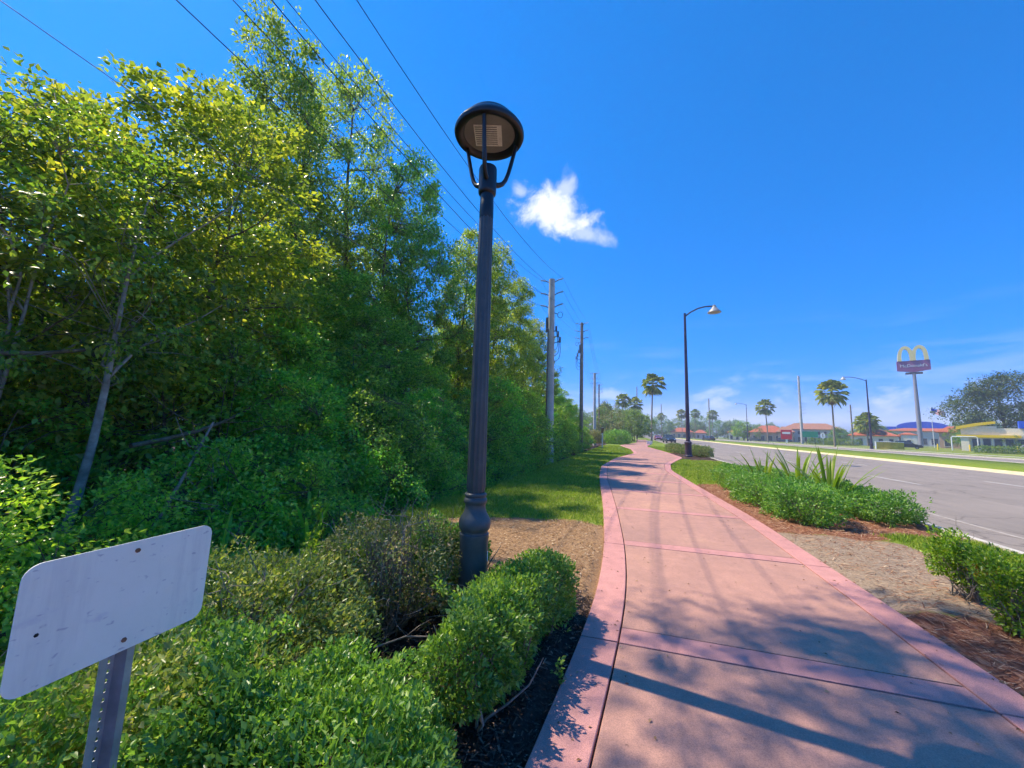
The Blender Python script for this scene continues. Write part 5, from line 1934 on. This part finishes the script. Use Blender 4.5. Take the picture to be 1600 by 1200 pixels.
# smaller signs on the far verge
def far_signs():
    e = empty('shop_sign', (47.9, 150, 0), R(-18))
    MB().box(-1.5, 1.5, -0.3, 0.3, 1.2, 4.3).build('panel', M['signred'], e)
    MB().box(-1.1, 1.1, -0.34, -0.303, 2.9, 3.6).build('white_mark', M['white'], e)
    MB().box(-0.3, 0.3, -0.25, 0.25, -0.1, 1.199).build('post', M['white'], e)
    tag(e, 'square red shop sign left of the pale concrete pole', 'sign')
    e = empty('road_sign', (47.3, 130, 0), R(-20))
    MB().box(-1.75, 1.75, -0.03, 0.03, 2.0, 3.6).build('panel', M['signgreen'], e)
    for s_ in (-1, 1):
        MB().box(s_ * 1.0 - 0.07, s_ * 1.0 + 0.07, 0.035, 0.15, -0.1, 3.5).build('post', M['black'], e)
    tag(e, 'wide green road sign on two dark posts', 'sign')
    e = empty('road_sign', (46.4, 120, 0), R(-20))
    poly = [(0.5 * math.cos(a), 2.45 + 0.75 * math.sin(a)) for a in np.linspace(0, 6.28, 17)[:-1]]
    MB().prism(poly, 1, -0.03, 0.03).build('panel', M['white'], e)
    MB().box(-0.06, 0.06, -0.045, -0.032, 2.05, 2.85).build('dark_mark', M['black'], e)
    MB().box(-0.05, 0.05, 0.032, 0.1, -0.1, 3.0).build('post', M['galv'], e)
    tag(e, 'small oval white sign on a post near the fan palm', 'sign')
    e = empty('panel_wall', (43.2, 90.5, 0), R(-14))
    MB().box(0.12, 3.9, 0, 0.35, -0.1, 1.3).build('panel', M['olive'], e)
    MB().box(0, 0.119, -0.05, 0.4, -0.1, 1.4).build('white_edge', M['white'], e)
    MB().box(0.12, 3.9, -0.05, 0.4, 1.303, 1.38).build('coping', M['white'], e)
    tag(e, 'low olive-yellow panel wall beside the parked dark car', 'wall')
    e = empty('bench', (60.5, 78, 0), R(-30))
    MB().box(-1.2, 1.2, -0.3, 0.3, 0.42, 0.52).build('seat', M['teal'], e)
    MB().box(-1.2, 1.2, 0.3, 0.38, 0.55, 1.0).build('backrest', M['teal'], e)
    for s_ in (-1, 1):
        MB().box(s_ * 1.0 - 0.05, s_ * 1.0 + 0.05, -0.28, 0.36, 0, 0.419).build('leg', M['black'], e)
    tag(e, 'teal bench on the far verge at the right edge', 'bench')
    e = empty('height_bar', (62.6, 101, 0), R(-30))
    MB().tube([(-1.7, 0, 0), (-1.7, 0, 2.6), (-1.5, 0, 2.8), (1.5, 0, 2.8), (1.7, 0, 2.6), (1.7, 0, 0)], 0.09, 8).build('frame', M['white'], e, True)
    tag(e, 'white tubular gate frame left of the restaurant', 'gate')
    # thin poles on the right
    utility_pole('utility_pole', 50.2, 144, 21.5, 0.42, 0.3, 'pole_concrete', 'very tall pale concrete pole beside the green sign', 'utility poles on the far side',
                 [(2.0 + 1.2 * k, -1) for k in range(4)] + [(9 + k, 1) for k in range(4)], False, 0.0, 1.6)
    utility_pole('utility_pole', 60.2, 137, 11.8, 0.22, 0.16, 'pole_wood', 'thin brown pole above the white red-roofed building', 'utility poles on the far side', [(1.0, 1), (2.0, -1)], False, 0.0, 0.8)
    utility_pole('utility_pole', 40.1, 240, 22.5, 0.34, 0.26, 'pole_wood', 'thin brown pole right of the tall street lamp', 'utility poles on the far side', [(1.0, 1)], False, 0.0, 0.9)
    utility_pole('utility_pole', 22.0, 352, 27.5, 0.4, 0.3, 'pole_wood', 'far thin pole straight above the red car', 'utility poles on the far side', [(1.0, 1)], False, 0.0, 0.9)
    utility_pole('utility_pole', 1.0, 150, 19.0, 0.2, 0.16, 'pole_wood', 'dark thin pole left of the tallest palm', 'utility poles on the far side', [(1.0, 1)], False, 0.0, 0.9)
    for i, (x, y, h, lab) in enumerate(((79.0, 124, 8.0, 'thin pale lot light pole left of the flag'), (71.5, 92, 6.5, 'thin yellowish lot light pole right of the restaurant'))):
        e = empty('lot_light', (x, y, 0))
        MB().tube([(0, 0, -0.1), (0, 0, h)], [0.11, 0.07], 8).build('pole_shaft', M['wall_cream'], e, True)
        MB().box(-0.7, 0.7, -0.15, 0.15, h + 0.002, h + 0.16).build('lamp_box', M['steel_dark'], e)
        tag(e, lab, 'lamp post')
    # small reflector post at the left of the path
    e = empty('marker_post', (-3.2, 41.5, 0))
    MB().box(-0.06, 0.06, -0.06, 0.06, -0.1, 2.1).build('post', M['white'], e)
    MB().box(-0.12, 0.12, -0.05, -0.061, 1.5, 2.05).build('marker_plate', M['rust'], e)
    tag(e, 'slim white marker post on the grass left of the path bend', 'post')
    e = empty('utility_box', (2.2, 64, 0))
    MB().box(-0.4, 0.4, -0.3, 0.3, 0, 0.45).build('cabinet', M['white'], e)
    MB().box(-0.43, 0.43, -0.33, 0.33, 0.452, 0.5).build('lid', M['white'], e)
    tag(e, 'small white utility box on the grass at the path bend', 'box')


far_signs()


# ================================================================== cars
def paint_mat(name, c):
    def f(nt):
        n = noise_node(nt, 2.0, 3, 0.5, 'OBJ')
        p = nt.nodes.new('ShaderNodeBsdfPrincipled')
        nt.links.new(ramp(nt, n, [(0.3, tuple(v * 0.9 for v in c)), (0.7, c)]), p.inputs['Base Color'])
        p.inputs['Roughness'].default_value = 0.25
        p.inputs['Coat Weight'].default_value = 0.6
        return p.outputs[0]
    return mat(name, f)


M['tyre'] = simple('tyre_rubber', (0.015, 0.015, 0.016), 0.9)
M['rim'] = simple('wheel_rim', (0.45, 0.45, 0.47), 0.35, 0.7)
M['headlight'] = simple('headlight', (0.75, 0.77, 0.8), 0.15)
M['taillight'] = simple('taillight', (0.45, 0.02, 0.02), 0.2)


def car(x, y, rz, c, label, suv=True, s_=1.0):
    e = empty('car', (x, y, -0.10 if x < 39 else 0.0), rz)
    e.scale = (s_, s_, s_)
    pm = paint_mat('car_paint', c)
    W_ = 0.92
    h = 1.68 if suv else 1.45
    # side outlines along local y (front at -y)
    low = [(-2.25, 0.30), (-2.32, 0.55), (-2.22, 0.82), (-1.2, 1.02), (1.75, 1.05), (2.22, 0.98), (2.28, 0.55), (2.2, 0.30)]
    cab = [(-1.15, 1.0), (-0.35, h - 0.10), (0.05, h), (1.5, h - 0.03), (1.95, h - 0.22), (2.18, 1.0)]

    def loft(poly, xs_, name, mm):
        mb = MB()
        n = len(poly)
        vs = []
        for (xx, sc_, dz) in xs_:
            for (py, pz) in poly:
                vs.append((xx, py * sc_, (pz - 0.6) * (1 - dz) + 0.6))
        fs = []
        for i in range(len(xs_) - 1):
            for k in range(n):
                k2 = (k + 1) % n
                fs.append((i * n + k, (i + 1) * n + k, (i + 1) * n + k2, i * n + k2))
        fs.append(tuple(range(n)))
        fs.append(tuple(reversed([(len(xs_) - 1) * n + k for k in range(n)])))
        mb.add(vs, fs)
        return mb.build(name, mm, e, True)
    loft(low, [(-W_, 0.96, 0.10), (-W_ + 0.08, 1.0, 0.0), (W_ - 0.08, 1.0, 0.0), (W_, 0.96, 0.10)], 'body', pm)
    # cabin: glass house with painted roof
    mb = MB()
    a = 0.80
    b = 0.62
    pts = [(-1.10, 1.0), (-0.32, h - 0.09), (1.62, h - 0.07), (2.12, 1.0)]
    vs = []
    for s2 in (-1, 1):
        for (py, pz) in pts:
            vs.append((s2 * (a if pz < 1.1 else b), py, pz))
    mb.add(vs, [(0, 1, 2, 3), (7, 6, 5, 4), (0, 4, 5, 1), (1, 5, 6, 2), (2, 6, 7, 3)])
    mb.build('windows', M['glass'], e)
    r_ = MB()
    r_.add([(-b - 0.02, -0.36, h - 0.085), (b + 0.02, -0.36, h - 0.085), (b + 0.02, 1.66, h - 0.065), (-b - 0.02, 1.66, h - 0.065),
            (-b + 0.06, -0.2, h), (b - 0.06, -0.2, h), (b - 0.06, 1.5, h), (-b + 0.06, 1.5, h)],
           [(3, 2, 1, 0), (4, 5, 6, 7), (0, 1, 5, 4), (1, 2, 6, 5), (2, 3, 7, 6), (3, 0, 4, 7)])
    r_.build('roof', pm, e)
    for s2 in (-1, 1):
        for py, pz0, pz1, q in ((-1.12, 1.0, h - 0.08, -0.34), (0.55, 1.0, h - 0.08, 0.55), (2.14, 1.0, h - 0.07, 1.63)):
            mb = MB()
            mb.tube([(s2 * (a + 0.01), py, pz0), (s2 * (b + 0.01), q, pz1)], 0.045, 6)
            mb.build('pillar', pm, e)
        for wy in (-1.42, 1.42):
            wmb = MB()
            xx = s2 * (W_ - 0.10)
            ring = [(xx - 0.11, 0.335), (xx - 0.11, 0.20), (xx + 0.11, 0.20), (xx + 0.11, 0.335)]
            vs, fs = [], []
            n = 18
            for k in range(n):
                an = 2 * math.pi * k / n
                for (px_, rr) in ring:
                    vs.append((px_, wy + rr * math.cos(an), 0.335 + rr * math.sin(an)))
            for k in range(n):
                k2 = (k + 1) % n
                for j in range(4):
                    j2 = (j + 1) % 4
                    fs.append((k * 4 + j, k * 4 + j2, k2 * 4 + j2, k2 * 4 + j))
            wmb.add(vs, fs)
            wh = wmb.build('wheel', M['tyre'], e, True)
            rm = MB()
            rm.tube([(xx - 0.09, wy, 0.335), (xx + 0.09, wy, 0.335)], 0.198, 14)
            rm.build('rim', M['rim'], wh)
        MB().box(min(s2 * 0.50, s2 * 0.82), max(s2 * 0.50, s2 * 0.82), -2.335, -2.24, 0.66, 0.80).build('headlight', M['headlight'], e)
        MB().box(min(s2 * 0.60, s2 * 0.85), max(s2 * 0.60, s2 * 0.85), 2.20, 2.30, 0.75, 0.95).build('taillight', M['taillight'], e)
        MB().box(min(s2 * 0.86, s2 * 1.02), max(s2 * 0.86, s2 * 1.02), -0.95, -0.80, 0.98, 1.12).build('side_mirror', pm, e)
    MB().box(-0.46, 0.46, -2.335, -2.25, 0.48, 0.72).build('grille', M['black'], e)
    MB().box(-0.85, 0.85, -2.37, -2.2, 0.30, 0.44).build('bumper', M['black'], e)
    tag(e, label, 'car')


car(6.9, 88.0, R(8), (0.02, 0.04, 0.06), 'dark blue car coming down the near lane')
car(6.4, 118.0, R(2), (0.30, 0.03, 0.05), 'dark red car behind the dark blue one', False)
car(23.6, 144.0, R(205), (0.03, 0.035, 0.05), 'dark van-like car crossing by the median')
car(55.6, 105.0, R(62), (0.02, 0.025, 0.035), 'dark car parked behind the olive panel wall')
car(46.0, 178.0, R(80), (0.12, 0.14, 0.13), 'grey car parked before the red-roofed shops', False)

car(70.0, 96.5, R(60), (0.45, 0.45, 0.46), 'silver car parked before the restaurant windows', False)
car(61.0, 122.0, R(66), (0.5, 0.5, 0.5), 'pale car parked behind the white tubular gate frame', False)
car(53.5, 170.0, R(75), (0.06, 0.07, 0.12), 'dark car parked right of the red sign')


# ================================================================== humid air
hz = bpy.data.materials.new('humid_air')
hz.use_nodes = True
nt = hz.node_tree
nt.nodes.clear()
o_ = nt.nodes.new('ShaderNodeOutputMaterial')
pv = nt.nodes.new('ShaderNodeVolumePrincipled')
pv.inputs['Color'].default_value = (0.80, 0.88, 1.0, 1)
pv.inputs['Density'].default_value = HAZE
pv.inputs['Anisotropy'].default_value = 0.2
nt.links.new(pv.outputs[0], o_.inputs['Volume'])
hb = MB().box(-2600, 2600, -2600, 4100, -2.0, 36.0).build('haze', hz)
hb['kind'] = 'stuff'
